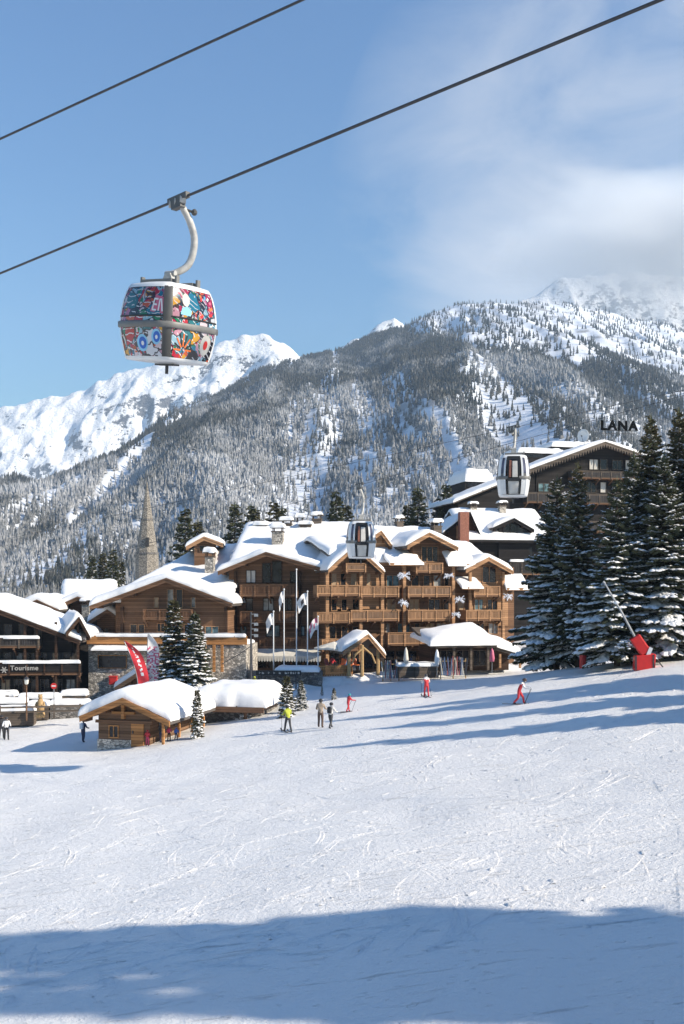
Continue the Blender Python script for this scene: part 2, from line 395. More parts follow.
def forest():
    rs = np.random.RandomState(3); N = 260000
    Y = np.sqrt(rs.uniform(500**2, 3050**2, N)); u = rs.uniform(-140, 860, N); X = (u-CX)/F*Y
    z = hill(X, Y); Rd = np.interp(u, [-500, 0, 200, 400, 700, 1200], [1500, 1700, 2250, 2700, 3000, 3000])
    w = (Y-520)/(Rd-520)
    py = HY-F*z/Y
    line = np.interp(u, [-200, 330, 385, 410, 440, 470, 520, 560, 600, 640, 700, 860], [0, 0, 322, 328, 338, 345, 352, 366, 358, 366, 386, 400])
    den = .92*sstep(line-4, line+16, py+22*(fbm(X/140, Y/300, 3, 90)-.5))+.055*(w < 1.02)
    gl = fbm(X/34+1.1*fbm(X/100, Y/260, 2, 6), Y/1300, 3, 61)
    den = den*np.clip(sstep(.31, .38, gl), .16, 1)*np.where((u > 500) & (py > 388), .5, 1.)
    cut = np.minimum(np.abs(u-(577+8*np.sin(Y/190)+5*np.sin(Y/67)))/4.5, np.abs(u-(296+6*np.sin(Y/130)))/(1.5+7*sstep(.9, .97, w)))
    den = den*np.where((w > .40), np.clip(cut-.2, .05, 1), 1)
    keep = (rs.uniform(0, 1, N) < den*np.clip(.6+.5*w, .6, 1)) & (w < 1.03) & (w > .0)
    X, Y, z, w = X[keep], Y[keep], z[keep], w[keep]; n = len(X)
    h = (9.5+8*rs.uniform(0, 1, n)**1.6)*np.where(w > .85, .8, .72+.28*sstep(.1, .45, w)); 
    T, FI = [], []; ns = 6
    for (z0, z1, r) in ((.05, .55, .21), (.32, .8, .155), (.6, 1.0, .10)):
        o = len(T); T.append((0, 0, z1))
        for k in range(ns):
            a = 2*math.pi*(k+z0*3)/ns; rr = r*(1 if k % 2 else .62); T.append((rr*math.cos(a), rr*math.sin(a), z0+(0 if k % 2 else .07)))
        for k in range(ns): FI.append((o, o+1+k, o+1+(k+1) % ns))
    T = np.array(T); FI = np.array(FI); nv = len(T)
    an = rs.uniform(0, 6.28, n); ca, sa = np.cos(an), np.sin(an); wd = h*rs.uniform(.8, 1.25, n)
    jit = rs.uniform(.75, 1.25, (n, nv))
    tx = T[None,:,0]*jit; ty = T[None,:,1]*jit
    V = np.stack([X[:,None]+(tx*ca[:,None]-ty*sa[:,None])*wd[:,None], Y[:,None]+(tx*sa[:,None]+ty*ca[:,None])*wd[:,None],
                  z[:,None]-.5+T[None,:,2]*h[:,None]], -1).reshape(-1, 3)
    FA = (FI[None]+(np.arange(n)*nv)[:,None,None]).reshape(-1, 3)
    o = npmesh('forest', V, FA, 3, [forest_mat()], smooth=False); struct(o, 'stuff')
    print('forest trees', n)
forest()

# ------------------------------------------------------------------ spruces
def needles(name, lo, hi, tip):
    m = bpy.data.materials.new(name); t = NT(m); v = t.coord()
    f = t.noise(v, 1.3, 4, .6); g = t.noise(v, 9, 2)
    a = t.math('ADD', t.math('MULTIPLY', f, .65), t.math('MULTIPLY', g, .35))
    t.link(t.ramp(a, [(.32, lo), (.55, hi), (.75, tip)]), t.b.inputs['Base Color'])
    t.b.inputs['Roughness'].default_value = .75; t.b.inputs['Specular IOR Level'].default_value = .2; MATS[name] = m
needles('dark_needles', (.028,.038,.024), (.082,.092,.050), (.17,.14,.065))
needles('olive_needles', (.034,.040,.02), (.085,.078,.034), (.17,.12,.045))
snowmat('bough_snow', (.84,.83,.82))
def spruce_meshes(H, Rr, seed, dens=1., snow=.6, lean_brown=0):
    rnd = random.Random(seed); N, S, T = MB(), MB(), MB()
    T.tube([(0,0,-.4), (0.02*H*.2, 0, H*.4), (0,0,H*.97)], [H*.017+.03, H*.011+.02, .02], 7)
    z = H*(.075 if H > 12 else .05); step = .030*H/dens**.5
    while z < H*.985:
        q = z/H; r0 = Rr*((1-q)**.8)*(.58+.42*min(1, q/.20))+.08
        nb = max(5, int((7+4*(1-q))*dens**.4)); a0 = rnd.uniform(0, 6.28)
        for b in range(nb):
            a = a0+2*math.pi*b/nb+rnd.uniform(-.3, .3); r = r0*rnd.uniform(.52, 1.12)*(1+.10*math.sin(2*a+seed)+.09*math.sin(3*a+z*1.3))
            if rnd.random() < .07: continue
            bs = snow*rnd.choice((.25, .8, 1.1, 1.5))
            ca, sa = math.cos(a), math.sin(a); dr = -.22*(1-q)+.25*q*q+rnd.uniform(-.08, .08)
            z_ = z+rnd.uniform(-.55, .55)*step; pt = lambda s, z=z_: Vector((ca*r*s, sa*r*s, z+r*(dr*s-.28*s*s*(1-q)+.16*s**4)))
            side = Vector((-sa, ca, 0))
            if r > .5: T.tube([pt(0), pt(.5), pt(.9)], [.012+.008*r, .01+.004*r, .006], 4)
            nk = max(4, int(r*4.4*dens**.5)+2)
            for k in range(nk):
                s = (k+.6+rnd.uniform(-.3, .3))/nk; s = .12+.88*s; p = pt(s)
                wsz = (.20+.27*r*(1-s*.70))*rnd.uniform(.7, 1.2); wsz = min(wsz, .9)
                for sg in (-1, 1):
                    tip = p+side*sg*wsz+Vector((ca, sa, 0))*wsz*.55+Vector((0,0,-.16*wsz-rnd.uniform(0, .22)*wsz))
                    wv = Vector((ca, sa, .15))*wsz*.30
                    mid = (p+tip)/2+Vector((0,0,.06*wsz))
                    dn = Vector((0,0,-wsz*.30))
                    mi_ = 2 if q > .42 and rnd.random() < (q-.36)*1.7 else 0
                    N.add([p-wv*.4, mid-wv, tip, mid+wv], [(0,1,2,3)], mi_)
                    N.add([p, mid+dn+side*sg*wsz*.1, tip+dn*.55, mid+wv*.3], [(0,1,2,3)])
                for rep in range(3):
                    if rnd.random() > bs*(1.15-q)*(.30+.6*min(1, s*1.3)) or r < .3: continue
                    sw = wsz*rnd.uniform(.28, .62)*(1.25 if bs > snow else .9); c = p+Vector((0,0,.06+.03*sw))+side*rnd.uniform(-.75, .75)*wsz+Vector((ca,sa,-.1))*rnd.uniform(0,.4)*wsz
                    vs = [c+Vector((0,0,sw*.24))]
                    for j in range(6):
                        th = j*math.pi/3+rnd.uniform(-.25, .25); e = rnd.uniform(.6, 1.25)
                        vs.append(c+Vector((ca, sa, dr-.3*s*(1-q)))*sw*.9*math.cos(th)*e+side*sw*.75*math.sin(th)*e+Vector((0,0,-sw*.12)))
                    S.add(vs, [(0, 1+j, 1+(j+1) % 6) for j in range(6)])
            N.add([pt(.85)-side*.07*r, pt(1.06), pt(.85)+side*.07*r, pt(.7)], [(0,1,2,3)])
        z += step*(1.05-.45*q)*rnd.uniform(.85, 1.15)
    N.add(S.v, S.f, 1) if S.f else None
    N.add([(-.06*H*.3,0,H*.93), (0,.03*H*.3,H*.93), (.06*H*.3,0,H*.93), (0,0,H*1.02)], [(0,1,3), (1,2,3)])
    return N, S, T
PROTO = {}
def spruce(key, loc, H, rz, label, group=None, name='spruce_tree'):
    root = empty(name, loc, rz, label, 'tree', group)
    par = PROTO[key]
    s = H/par['H']; root.scale = (s*par.get('w', 1), s*par.get('w', 1), s)
    for nm, me in par['m']:
        o = bpy.data.objects.new(nm, me); COL.objects.link(o); o.parent = root
    return root
def proto(key, H, Rr, seed, dens, snow, nmat, tip_='olive_needles'):
    N, S, T = spruce_meshes(H, Rr, seed, dens, snow)
    res = []
    for nm, mb, mt, sm in (('trunk', T, 'bark', True), ('crown', N, [nmat, 'bough_snow', tip_], False)):
        if not mb.f: continue
        o = mb.build(nm, mt, None, sm, fix=(nm != 'crown')); res.append((nm, o.data)); bpy.data.objects.remove(o)
    PROTO[key] = {'H': H, 'm': res}
needles('cone_brown', (.13,.08,.03), (.28,.19,.07), (.36,.25,.10))
proto('big_snowy', 17, 4.9, 11, 1.3, 1.0, 'dark_needles'); proto('big_olive', 18, 4.8, 12, 1.3, .62, 'dark_needles', 'cone_brown')
proto('big_dark', 17, 4.8, 15, 1.2, .85, 'dark_needles')
proto('mid_snowy', 8, 1.9, 13, 1.0, .9, 'dark_needles'); proto('mid_olive', 8, 1.8, 14, 1.0, .6, 'olive_needles')
proto('back_dark', 9, 2.0, 16, .8, .25, 'dark_needles'); proto('back_olive', 9, 1.7, 18, .8, .12, 'olive_needles')
proto('sapling', 4, .95, 19, .5, 1.0, 'olive_needles')
def tree_at(key, px, pyb, pyt, Y, label, group=None, rz=None, onground=True, wid=1.):
    b = P(px, pyb, Y); H = (pyb-pyt)/F*Y
    if onground:
        g = gz(b.x, Y); H = (HY-pyt)/F*Y-g; b.z = g
    t = spruce(key, b, H, random.uniform(0, 6.28) if rz is None else rz, label, group)
    t.scale.x *= wid; t.scale.y *= wid; return t
G1 = 'tall spruces beside the piste'
tree_at('big_snowy', 557, 660, 476, 90, 'snow-laden spruce standing left of the other tall spruces, near the snow-roofed pavilion', G1, wid=.9)
tree_at('big_olive', 578, 660, 464, 87, 'olive-topped spruce rising just behind the leftmost tall snowy spruce', G1, wid=.85)
tree_at('big_dark', 617, 660, 478, 80, 'shorter dark spruce in front of the black hotel, behind the snow lance', G1, wid=.95)
tree_at('big_olive', 651, 655, 417, 84, 'tall yellow-topped spruce right of the roof sign letters', G1, wid=.95)
tree_at('big_snowy', 634, 655, 452, 83, 'snowy spruce directly below the roof sign letters', G1, wid=.9)
tree_at('big_snowy', 664, 655, 455, 80, 'broad snow-covered spruce nearest the red padded lance base on its right', G1, wid=1.0)
tree_at('big_olive', 679, 655, 410, 85, 'tall brown-tipped spruce near the right border', G1, wid=.95)
tree_at('big_olive', 704, 655, 405, 83, 'tallest brown-tipped spruce cut off by the right border', G1, wid=1.0)
tree_at('big_dark', 735, 655, 425, 80, 'dark spruce beyond the right border, showing only its branch tips', G1)
# trees standing right of the photographer: their shadows lie on the piste
G0 = 'tall spruces casting shadows over the piste'
for (x, y, H, k, w) in ((21,18.6,25,'big_dark',.36),(29,15.7,28,'big_snowy',.40),(37,12.9,31,'big_dark',.46),(46,9.2,36,'big_dark',.42),(40,7.9,30,'big_olive',.22),(26,14.2,20,'big_dark',.22),
                     (31,49,15,'big_dark',.75),(38,52,17,'big_snowy',.8),(33,60,16,'big_dark',.8),(42,60,18,'big_snowy',.8)):
    t = spruce(k, Vector((x, y, gz(x, y))), H, random.uniform(0, 6), 'tall spruce out to the right whose shadow streaks across the snow', G0)
    t.scale.x *= w; t.scale.y *= w
G2 = 'spruces among the village roofs'
for (px, pt, pb, Y, k, lab) in (
    (92,556,612,150,'back_dark','dark spruce behind the low snowy roofs, left of a brown one'),
    (103,552,612,152,'back_olive','brownish spruce left of the church spire beside the taller pair'),
    (113,549,612,150,'back_dark','green spruce between the brown spruce and the church spire'),
    (121,560,612,156,'back_olive','short brown spruce at the foot of the church spire on its left'),
    (185,508,575,150,'back_dark','pointed dark spruce right of the church spire above the chalet roof'),
    (198,520,570,156,'back_olive','small brown spruce just right of the pointed dark spruce'),
    (235,503,560,152,'back_dark','dark spruce above the long snowy ridge, left of a pair of spruces'),
    (251,505,560,158,'back_dark','spruce directly above the stone chimney of the central chalet roof'),
    (256,508,560,154,'back_olive','slim spruce with brown needles next to the one above the stone chimney'),
    (274,500,560,150,'back_olive','brown-green spruce behind the big snowy roof, above its cowl chimney'),
    (282,507,560,155,'back_dark','short dark spruce hugging the brown-green spruce behind the big roof'),
    (336,491,560,150,'back_dark','dark spruce just left of the lower white gondola cabin'),
    (346,503,560,158,'back_olive','brownish spruce half hidden behind the lower white gondola cabin'),
    (418,487,560,150,'back_dark','tall dark spruce behind the roof gap right of the lower gondola'),
    (408,503,560,155,'back_olive','small brownish spruce left of the tall dark spruce in the roof gap'),
    (446,484,560,152,'back_dark','tall spruce beside the slate chalet with the brick chimney'),
    (438,497,560,158,'back_olive','lower spruce left of the tall spruce by the slate chalet')):
    tree_at(k, px, pb, pt, Y, lab, G2, wid=random.uniform(.8, 1.0))
tree_at('mid_olive', 174, 690, 599, 93, 'brown-green spruce right of the white feather banner', 'spruces in front of the hotel', wid=1.1)
tree_at('mid_snowy', 195, 690, 612, 92, 'dark frosted spruce in front of the chalet, right of the brown-green one', 'spruces in front of the hotel', wid=1.1)
GS = 'snowy saplings near the hut'
for (px, py, pt, lab) in ((197,738,690,'thin snowy spruce sapling in front of the small hut roof'),):
    b = hit(px, py); t = spruce('sapling', b, (py-pt)/F*b.y, 0, lab, GS); t.scale.x *= .75; t.scale.y *= .75
for (px, pt, Y, lab, k, w) in ((287,676,79,'yellow-green snowy sapling behind the skier in the yellow jacket','sapling',1.15),(301,680,82,'dark snowy sapling right of the yellow-green one','mid_snowy',1.2),
      (334,688,86,'small pale sapling behind the pair of standing skiers','sapling',1.3),(322,685,90,'tiny dark sapling on the shaded bank left of the pale one','mid_snowy',.7)):
    tree_at(k, px, 0, pt, Y, lab, GS, wid=w)

# ------------------------------------------------------------------ buildings
class Bld:
    def __init__(s, name, label, cat, px, pyb, Y, rot, group=None, root=None):
        s.O = P(px, pyb, Y); s.th = R(rot)
        s.ex = Vector((math.cos(s.th), math.sin(s.th), 0)); s.ey = Vector((-math.sin(s.th), math.cos(s.th), 0))
        s.root = empty(name, s.O, s.th, label, cat, group) if root is None else root
    def fp(s, px, py, d=0.):            # photo ray met with the plane y = d of this building
        r = Vector(((px-CX)/F, 1, (HY-py)/F)); t = (s.ey.dot(s.O)+d)/s.ey.dot(r); q = r*t-s.O
        return q.dot(s.ex), q.z
    def local(s, p):
        q = p-s.O; return Vector((q.dot(s.ex), q.dot(s.ey), q.z))
def snow_layer(parent, zr, x0, x1, y0, y1, t, res=.45, mat_='roof_snow', name='roof_snow', sag=.12, seed=0, edge=.7, warp=None):
    nx = max(6, int((x1-x0)/res)); ny = max(6, int((y1-y0)/res))
    xs = np.linspace(x0, x1, nx+1); ys = np.linspace(y0, y1, ny+1)
    # tighter rows at the rims so the snow edge rolls over
    xs = np.concatenate([[x0, x0+.04, x0+.16], xs[1:-1], [x1-.16, x1-.04, x1]]); ys = np.concatenate([[y0, y0+.04, y0+.16], ys[1:-1], [y1-.16, y1-.04, y1]])
    X, Y = np.meshgrid(xs, ys)
    e = np.minimum(np.minimum(X-x0, x1-X), np.minimum(Y-y0, y1-Y)); e = np.clip(e/edge, 0, 1)
    pr = np.sqrt(np.clip(1-(1-e)**2, 0, 1))
    Z0 = zr(X, Y)
    Z = Z0+.9*pr*(t*1.03+min(t, .55)*(.45*fbm(X/2.3, Y/2.3, 3, seed)+.38*fbm(X/.8, Y/.8, 2, seed+9)-.41))+.02
    X = X+.30*(fbm(Y/.8, X*0, 3, seed+3)-.5)*((X < x0+.2) | (X > x1-.2)); Y = Y+.34*(fbm(X/.8, Y*0, 3, seed+5)-.5)*((Y < y0+.2) | (Y > y1-.2))
    if warp: X = warp(X, Y)
    r, c = X.shape; V = np.stack([X, Y, Z], -1).reshape(-1, 3); i = np.arange(r*c).reshape(r, c)
    FI = np.stack([i[:-1,:-1], i[:-1,1:], i[1:,1:], i[1:,:-1]], -1).reshape(-1, 4)
    ring = np.concatenate([i[0,:-1], i[:-1,-1], i[-1,:0:-1], i[:0:-1,0]])
    B = V[ring].copy(); B[:,2] -= sag; o = len(V); k = len(ring)
    V = np.concatenate([V, B]); ring2 = o+np.arange(k)
    SF = np.stack([ring, ring2, np.roll(ring2, -1), np.roll(ring, -1)], -1)
    ob = npmesh(name, V, np.concatenate([FI, SF]), 4, [M[mat_]], True)
    ob.parent = parent; return ob
def roofline(xa, za, xl, zl, xr, zr_):
    def f(X, Y=0):
        X = np.asarray(X, float)
        a = za-(xa-X)*(za-zl)/(xa-xl); b = za-(X-xa)*(za-zr_)/(xr-xa)
        return np.where(X < xa, a, b)
    return f
def gable(b, apex, left, right, d=-1.0, depth=8, zb=None, wx=None, wall='brown_timber', fascia='warm_timber', snow=.55, wd=0., zlow=0., parent=None, wallname='wall', seed=0, back=None):
    """gable roof facing local -y with a wall under it; photo points lie on the plane y=d (the verge)"""
    par = parent or b.root
    xa, za = b.fp(*apex, d); xl, zl = b.fp(*left, d); xr, zr_ = b.fp(*right, d)
    f = roofline(xa, za, xl, zl, xr, zr_); y1 = depth
    th = .22
    rm = MB()
    for (xx, zz) in ((xl, zl), (xr, zr_)):
        rm.prism([(xa, d, za), (xx, d, zz), (xx, d, zz-th), (xa, d, za-th)], (0, y1-d, 0))
    rf = rm.build('roof', 'roof_shingle', par)
    fm = MB()
    for (xx, zz) in ((xl, zl), (xr, zr_)):
        v = Vector((xx-xa, 0, zz-za)).normalized()
        fm.prism([(xa, d-.10, za+.04), (xx, d-.10, zz+.04), (xx, d-.10, zz-.36), (xa, d-.10, za-.40)], (0, .095, 0))
        fm.prism([(xa, d-.16, za+.07), (xx, d-.16, zz+.07), (xx, d-.16, zz-.10), (xa, d-.16, za-.10)], (0, .055, 0))
    fm.build('bargeboard', fascia, rf)
    for q in (0., .45, .9):                 # purlin ends carrying the overhang
        for sx in ((xl, zl), (xr, zr_)):
            x = xa+(sx[0]-xa)*q; z = float(f(x))-th-.02
            MB().box(x-.11, x+.11, d+.05, wd+.1, z-.26, z).build('purlin', 'dark_timber' if wall in ('charcoal_timber', 'dark_timber') else 'brown_timber', rf)
            if q == 0: break
    if snow:
        f2 = lambda X, Y: za-np.sqrt((f(X)-za)**2+.04)+.2
        snow_layer(rf, f2, xl-.12, xr+.12, d+.0, y1, snow, name='roof_snow', seed=seed)
    if wx is not False:
        wl, wr = wx if wx else (xl+.9, xr-.9)
        zt_ = lambda x: float(f(x))-th-.01
        poly = [(wl, wd, zlow), (wr, wd, zlow), (wr, wd, zt_(wr)), (xa, wd, zt_(xa)), (wl, wd, zt_(wl))]
        MB().prism(poly, (0, y1-wd-.05, 0)).build(wallname, wall, par)
    return f
def shed(b, x0, x1, y0, z0, y1, z1, snow=.5, fascia='warm_timber', seed=0, parent=None, back=None, name='roof', drop=.28):
    """roof slope rising away from the viewer (local y), optional mirrored back slope"""
    par = parent or b.root; th = .2; m = MB()
    m.prism([(x0, y0, z0), (x0, y1, z1), (x0, y1, z1-th), (x0, y0, z0-th)], (x1-x0, 0, 0))
    yb = None
    if back:
        yb = y1+(y1-y0); m.prism([(x0, y1, z1), (x0, yb, z0), (x0, yb, z0-th), (x0, y1, z1-th)], (x1-x0, 0, 0))
    rf = m.build(name, 'roof_shingle', par)
    MB().box(x0-.02, x1+.02, y0-.07, y0-.005, z0-drop, z0+.03).build('eave_board', fascia, rf)
    if back:
        f = lambda X, Y: z1-np.sqrt(((z1-z0)/(y1-y0)*(Y-y1))**2+.05)+.22+0*X
    else: f = lambda X, Y: z0+(z1-z0)*(Y-y0)/(y1-y0)+0*X
    if snow: snow_layer(rf, f, x0-.1, x1+.1, y0-.12, yb or y1, snow, seed=seed)
    return rf
def window(b, px0, px1, py0, py1, d, n=2, frame='brown_timber', pane='window_glass', parent=None, shutters=None, name='window', arch=None):
    x0, z1 = b.fp(px0, py0, d); x1, z0 = b.fp(px1, py1, d); w = .07
    m = MB(); ys = (d-.09, d-.002)
    m.box(x0, x1, *ys, z1-w, z1); m.box(x0, x1, *ys, z0, z0+w)
    for k in range(n+1):
        x = x0+w/2+(x1-x0-w)*k/n; m.box(x-w/2, x+w/2, *ys, z0+w, z1-w)
    fr = m.build(name, frame, parent or b.root)
    if pane == 'curtained_glass' and random.random() < .4: pane = 'warm_curtain'
    MB().box(x0+w*.6, x1-w*.6, d-.035, d-.004, z0+w*.6, z1-w*.6).build('pane', pane, fr)
    if shutters:
        s = MB(); sw = (x1-x0)*.45
        s.box(x0-sw, x0-.02, d-.07, d-.003, z0, z1); s.box(x1+.02, x1+sw, d-.07, d-.003, z0, z1); s.build('shutter', shutters, fr)
    return fr
def balcony(b, px0, px1, py0, py1, d, depth=1.3, mat_='upright_board', rail='warm_timber', snow=False, gap=.05, sides=True, panels=True, parent=None, brackets=True):
    x0, z1 = b.fp(px0, py0, d); x1, z0 = b.fp(px1, py1, d)
    par = parent or b.root
    sl = MB().box(x0, x1, d+.02, d+depth, z0, z0+.16)
    if brackets:
        n = max(2, int((x1-x0)/2.2)+1)
        for k in range(n):
            x = x0+.15+(x1-x0-.3)*k/(n-1)
            sl.beam((x, d+depth*.98, z0-.75), (x, d+.2, z0-.1), .14, .16); sl.box(x-.09, x+.09, d+.05, d+depth, z0-.17, z0-.003)
    slab = sl.build('balcony', 'brown_timber' if rail != 'charcoal_timber' else 'charcoal_timber', par)
    m = MB(); zb, zt_ = z0+.20, z1
    m.box(x0-.03, x1+.03, d-.03, d+.10, zt_-.10, zt_, 1); m.box(x0, x1, d, d+.07, zb, zb+.09, 1)
    n = max(2, int(round((x1-x0)/1.7))+1)
    for k in range(n):
        x = x0+.06+(x1-x0-.12)*k/(n-1); m.box(x-.07, x+.07, d-.05, d+.105, z0-.05, zt_-.105, 1)
    bw = .16; x = x0+.05; k = 0
    while x < x1-.1:
        h = (.06 if k % 2 else 0.)
        m.box(x, min(x+bw-gap, x1), d+.015, d+.05, zb+.095, zt_-.26 if panels else zt_-.12); x += bw; k += 1
    if panels: m.box(x0+.05, x1-.05, d+.018, d+.052, zt_-.24, zt_-.16, 1)
    for xs_ in (x0, x1-.07): m.box(xs_, xs_+.07, d+.11, d+depth-.01, zb, zt_-.02, 0)
    if mat_ == 'upright_board': mat_ = random.choice(['upright_board', 'light_board', 'upright_board', 'weathered_board'])
    m.build('railing', [mat_, rail], slab)
    if snow: snow_layer(slab, lambda X, Y: z1+0*X, x0-.05, x1+.05, d-.1, d+.22, .22, .3, name='snow_cap', edge=.15)
    return slab
def chimney(b, p, sx, sy, h, mt='rubble_stone', cap=.35, parent=None, hood=True):
    m = MB(); m.box(p.x-sx/2, p.x+sx/2, p.y-sy/2, p.y+sy/2, p.z-1.2, p.z+h)
    o = m.build('chimney', mt, parent or b.root)
    if hood:
        k = MB(); k.box(p.x-sx/2-.08, p.x+sx/2+.08, p.y-sy/2-.08, p.y+sy/2+.08, p.z+h+.003, p.z+h+.12)
        for sa in (-1, 1):
            for sb in (-1, 1): k.cbox((p.x+sa*sx*.4, p.y+sb*sy*.4, p.z+h+.3), .1, .1, .35)
        k.box(p.x-sx/2-.2, p.x+sx/2+.2, p.y-sy/2-.2, p.y+sy/2+.2, p.z+h+.48, p.z+h+.58)
        k.build('chimney_hood', 'grey_timber', o); top = p.z+h+.58
    else: top = p.z+h
    if cap: snow_layer(o, lambda X, Y: top+0*X, p.x-sx/2-.2, p.x+sx/2+.2, p.y-sy/2-.2, p.y+sy/2+.2, cap, .25, name='snow_cap', edge=.3)
    return o
def posts(b, pxs, py0, py1, d, w, mt='warm_timber', name='post'):
    for px in pxs:
        x, z1 = b.fp(px, py0, d); _, z0 = b.fp(px, py1, d)
        MB().box(x-w/2, x+w/2, d-w/2, d+w/2, z0, z1).build(name, mt, b.root)

# ---- central chalet ---------------------------------------------------------
B = Bld('central_chalet', 'large dark brown timber chalet with long snowy roof behind the row of flagpoles', 'chalet', 266, 668, 108, -5)
gable(B, (266,552.5), (218,572), (327,570), d=-1.6, depth=14, wx=(B.fp(229,600)[0], B.fp(322,600)[0]), fascia='brown_timber', snow=.6, seed=1, wall='brown_timber', zlow=-.3)
x0, ze = B.fp(222, 571, 1.0); x1, _ = B.fp(340, 571, 1.0); zr_ = B.local(P(266, 526, 121)).z
shed(B, x0+.5, x1+.6, 1.0, ze, 13, zr_, snow=.55, back=True, seed=2, fascia='brown_timber')
MB().prism([(x0+1, 1.2, -.3), (x0+1, 25, -.3), (x0+1, 25, ze-.3), (x0+1, 13, zr_-.35), (x0+1, 1.2, ze-.3)], (x1-x0-1.4, 0, 0)).build('rear_wall', 'brown_timber', B.root)
for (a, c_, e, g, n, pn) in ((262,271,563,583,1,'window_glass'),(272,282,561,583,1,'window_glass'),(246,256,570,583,2,'pale_curtain'),(290,298,571,583,1,'window_glass'),
        (246,253,598,611,1,'window_glass'),(263,274,598,611,2,'curtained_glass'),(283,292,598,611,2,'window_glass'),(301,308,598,611,1,'window_glass'),
        (240,247,626,636,1,'teal_glass'),(266,280,625,637,2,'teal_glass'),(298,305,626,636,1,'teal_glass')):
    window(B, a, c_, e, g, 0, n, 'dark_timber', pn)
balcony(B, 240, 298, 584.5, 596.5, -1.5, 1.5, 'brown_board', 'brown_timber'); balcony(B, 240, 298, 611, 623, -1.3, 1.3, 'brown_board', 'brown_timber')
balcony(B, 229, 322, 637.5, 649, -1.4, 1.4, 'brown_board', 'brown_timber')
posts(B, (235.5, 300), 571, 649, -.35, .28, 'dark_timber')
xa, za = B.fp(228, 650.5, -3.2); xb, zb = B.fp(321, 659.5, -3.2)
aw = MB().prism([(xa, -3.2, zb+.35), (xa, -1.42, za+.1), (xa, -1.42, za+.02), (xa, -3.2, zb+.27)], (xb-xa, 0, 0)).build('awning', 'canvas', B.root)
vm = MB(); nsc = 34
for k in range(nsc):
    xq = xa+(xb-xa)*k/nsc; wq = (xb-xa)/nsc; vm.prism([(xq, -3.22, zb+.30), (xq+wq, -3.22, zb+.30), (xq+wq*.9, -3.22, zb-.15), (xq+wq*.5, -3.22, zb-.28), (xq+wq*.1, -3.22, zb-.15)], (0, .02, 0))
vm.build('valance', 'canvas', aw)
for px in range(232, 320, 12): window(B, px, px+10.5, 657, 668, -.05, 1, 'dark_timber', 'window_glass', name='shopfront_window')
for (px, pt, pb, Y, s, lab) in ((278,528,546,114.5,1.25,''),(210,553,576,111,.95,'')):
    q = B.local(P(px, pb, Y)); h = (pb-pt)/F*Y; chimney(B, q, s, s, h-.5, 'rubble_stone', .55)
for (px, pt, pb, Y, s) in ((317,516,526,120,1.1),(306,520,530,119,1.3),(287,521,531,119.5,1.2),(262,521,530,120,1.5),(300,518,527,122,.8)):
    q = B.local(P(px, pb, Y)); chimney(B, q, s, s*.8, (pb-pt)/F*Y-.45, 'grey_timber', .4, hood=(s < 1.25))

# ---- left chalet ------------------------------------------------------------
A = Bld('left_chalet', 'brown timber chalet with wide snowy gable above the stone terrace building', 'chalet', 166, 640, 104, -5)
gable(A, (166.5,578.5), (90,606.5), (232,604), d=-1.5, depth=13, wx=(A.fp(121,620)[0], A.fp(227,620)[0]), fascia='brown_timber', snow=.75, seed=3, zlow=-.4)
A2 = Bld('', '', '', 210, 640, 117, -5, root=A.root)
def sub(bb, p): return bb.local(p)
# broad hipped slope climbing behind the front gable
cA, cB, cC, cD = [A.local(P(*q)) for q in ((104,601,105), (206,547,121), (258,547,121), (235,600,107))]
hn = cA.z; hr = cB.z; y0_, y1_ = cA.y, cB.y
rm = MB(); dz = Vector((0,0,-.22)); top4 = [Vector((cA.x, y0_, hn)), Vector((cD.x, y0_, hn)), Vector((cC.x, y1_, hr)), Vector((cB.x, y1_, hr))]
rm.prism(top4, dz); rm.prism([top4[0], top4[3]+Vector((.01,.01,0)), Vector((cA.x, 2*y1_-y0_, hn))], dz); rr = rm.build('rear_roof', 'roof_shingle', A.root)
sh = (cB.x-cA.x)/(y1_-y0_)
snow_layer(rr, lambda X, Y: hn+(hr-hn)*(Y-y0_)/(y1_-y0_)+0*X, cA.x-.1, cD.x, y0_-.1, y1_, .6, seed=6, warp=lambda X, Y: X+sh*(Y-y0_)*(cD.x-X)/(cD.x-cA.x))
MB().box(cA.x+1, cD.x-.5, 1.2, y1_, -.4, hn-.25).build('rear_wall', 'brown_timber', A.root)
for (a, c_, e, g, n, pn) in ((167,174,589,608,1,'curtained_glass'),(176,183,589,608,1,'window_glass'),(154,159,597,608,1,'curtained_glass'),(191,196,597,608,1,'curtained_glass'),
        (130,137.5,624,633.5,1,'window_glass'),(138.5,145,624,633.5,1,'window_glass'),(157,165,623,632,2,'window_glass'),(205,219,626,636,2,'teal_glass'),(184,192,624,635,1,'window_glass')):
    window(A, a, c_, e, g, 0, n, 'warm_timber', pn)
balcony(A, 143, 192, 609, 620, -1.3, 1.3, 'brown_board', 'brown_timber')
posts(A, (122, 226), 607, 640, -.2, .3, 'dark_timber')
D = Bld('', '', '', 205, 560, 113.2, 6, root=A.root)
dm = empty('roof_dormer', D.O, D.th, 'small timber dormer with snowy gable on the roof between the two brown chalets', 'dormer')
D.root = dm
gable(D, (204,537), (186,547), (223,544), d=-.5, depth=6, snow=.5, zlow=-2, seed=8, fascia='warm_timber')
window(D, 199, 210, 545, 552, 0, 2, 'brown_timber', 'window_glass')

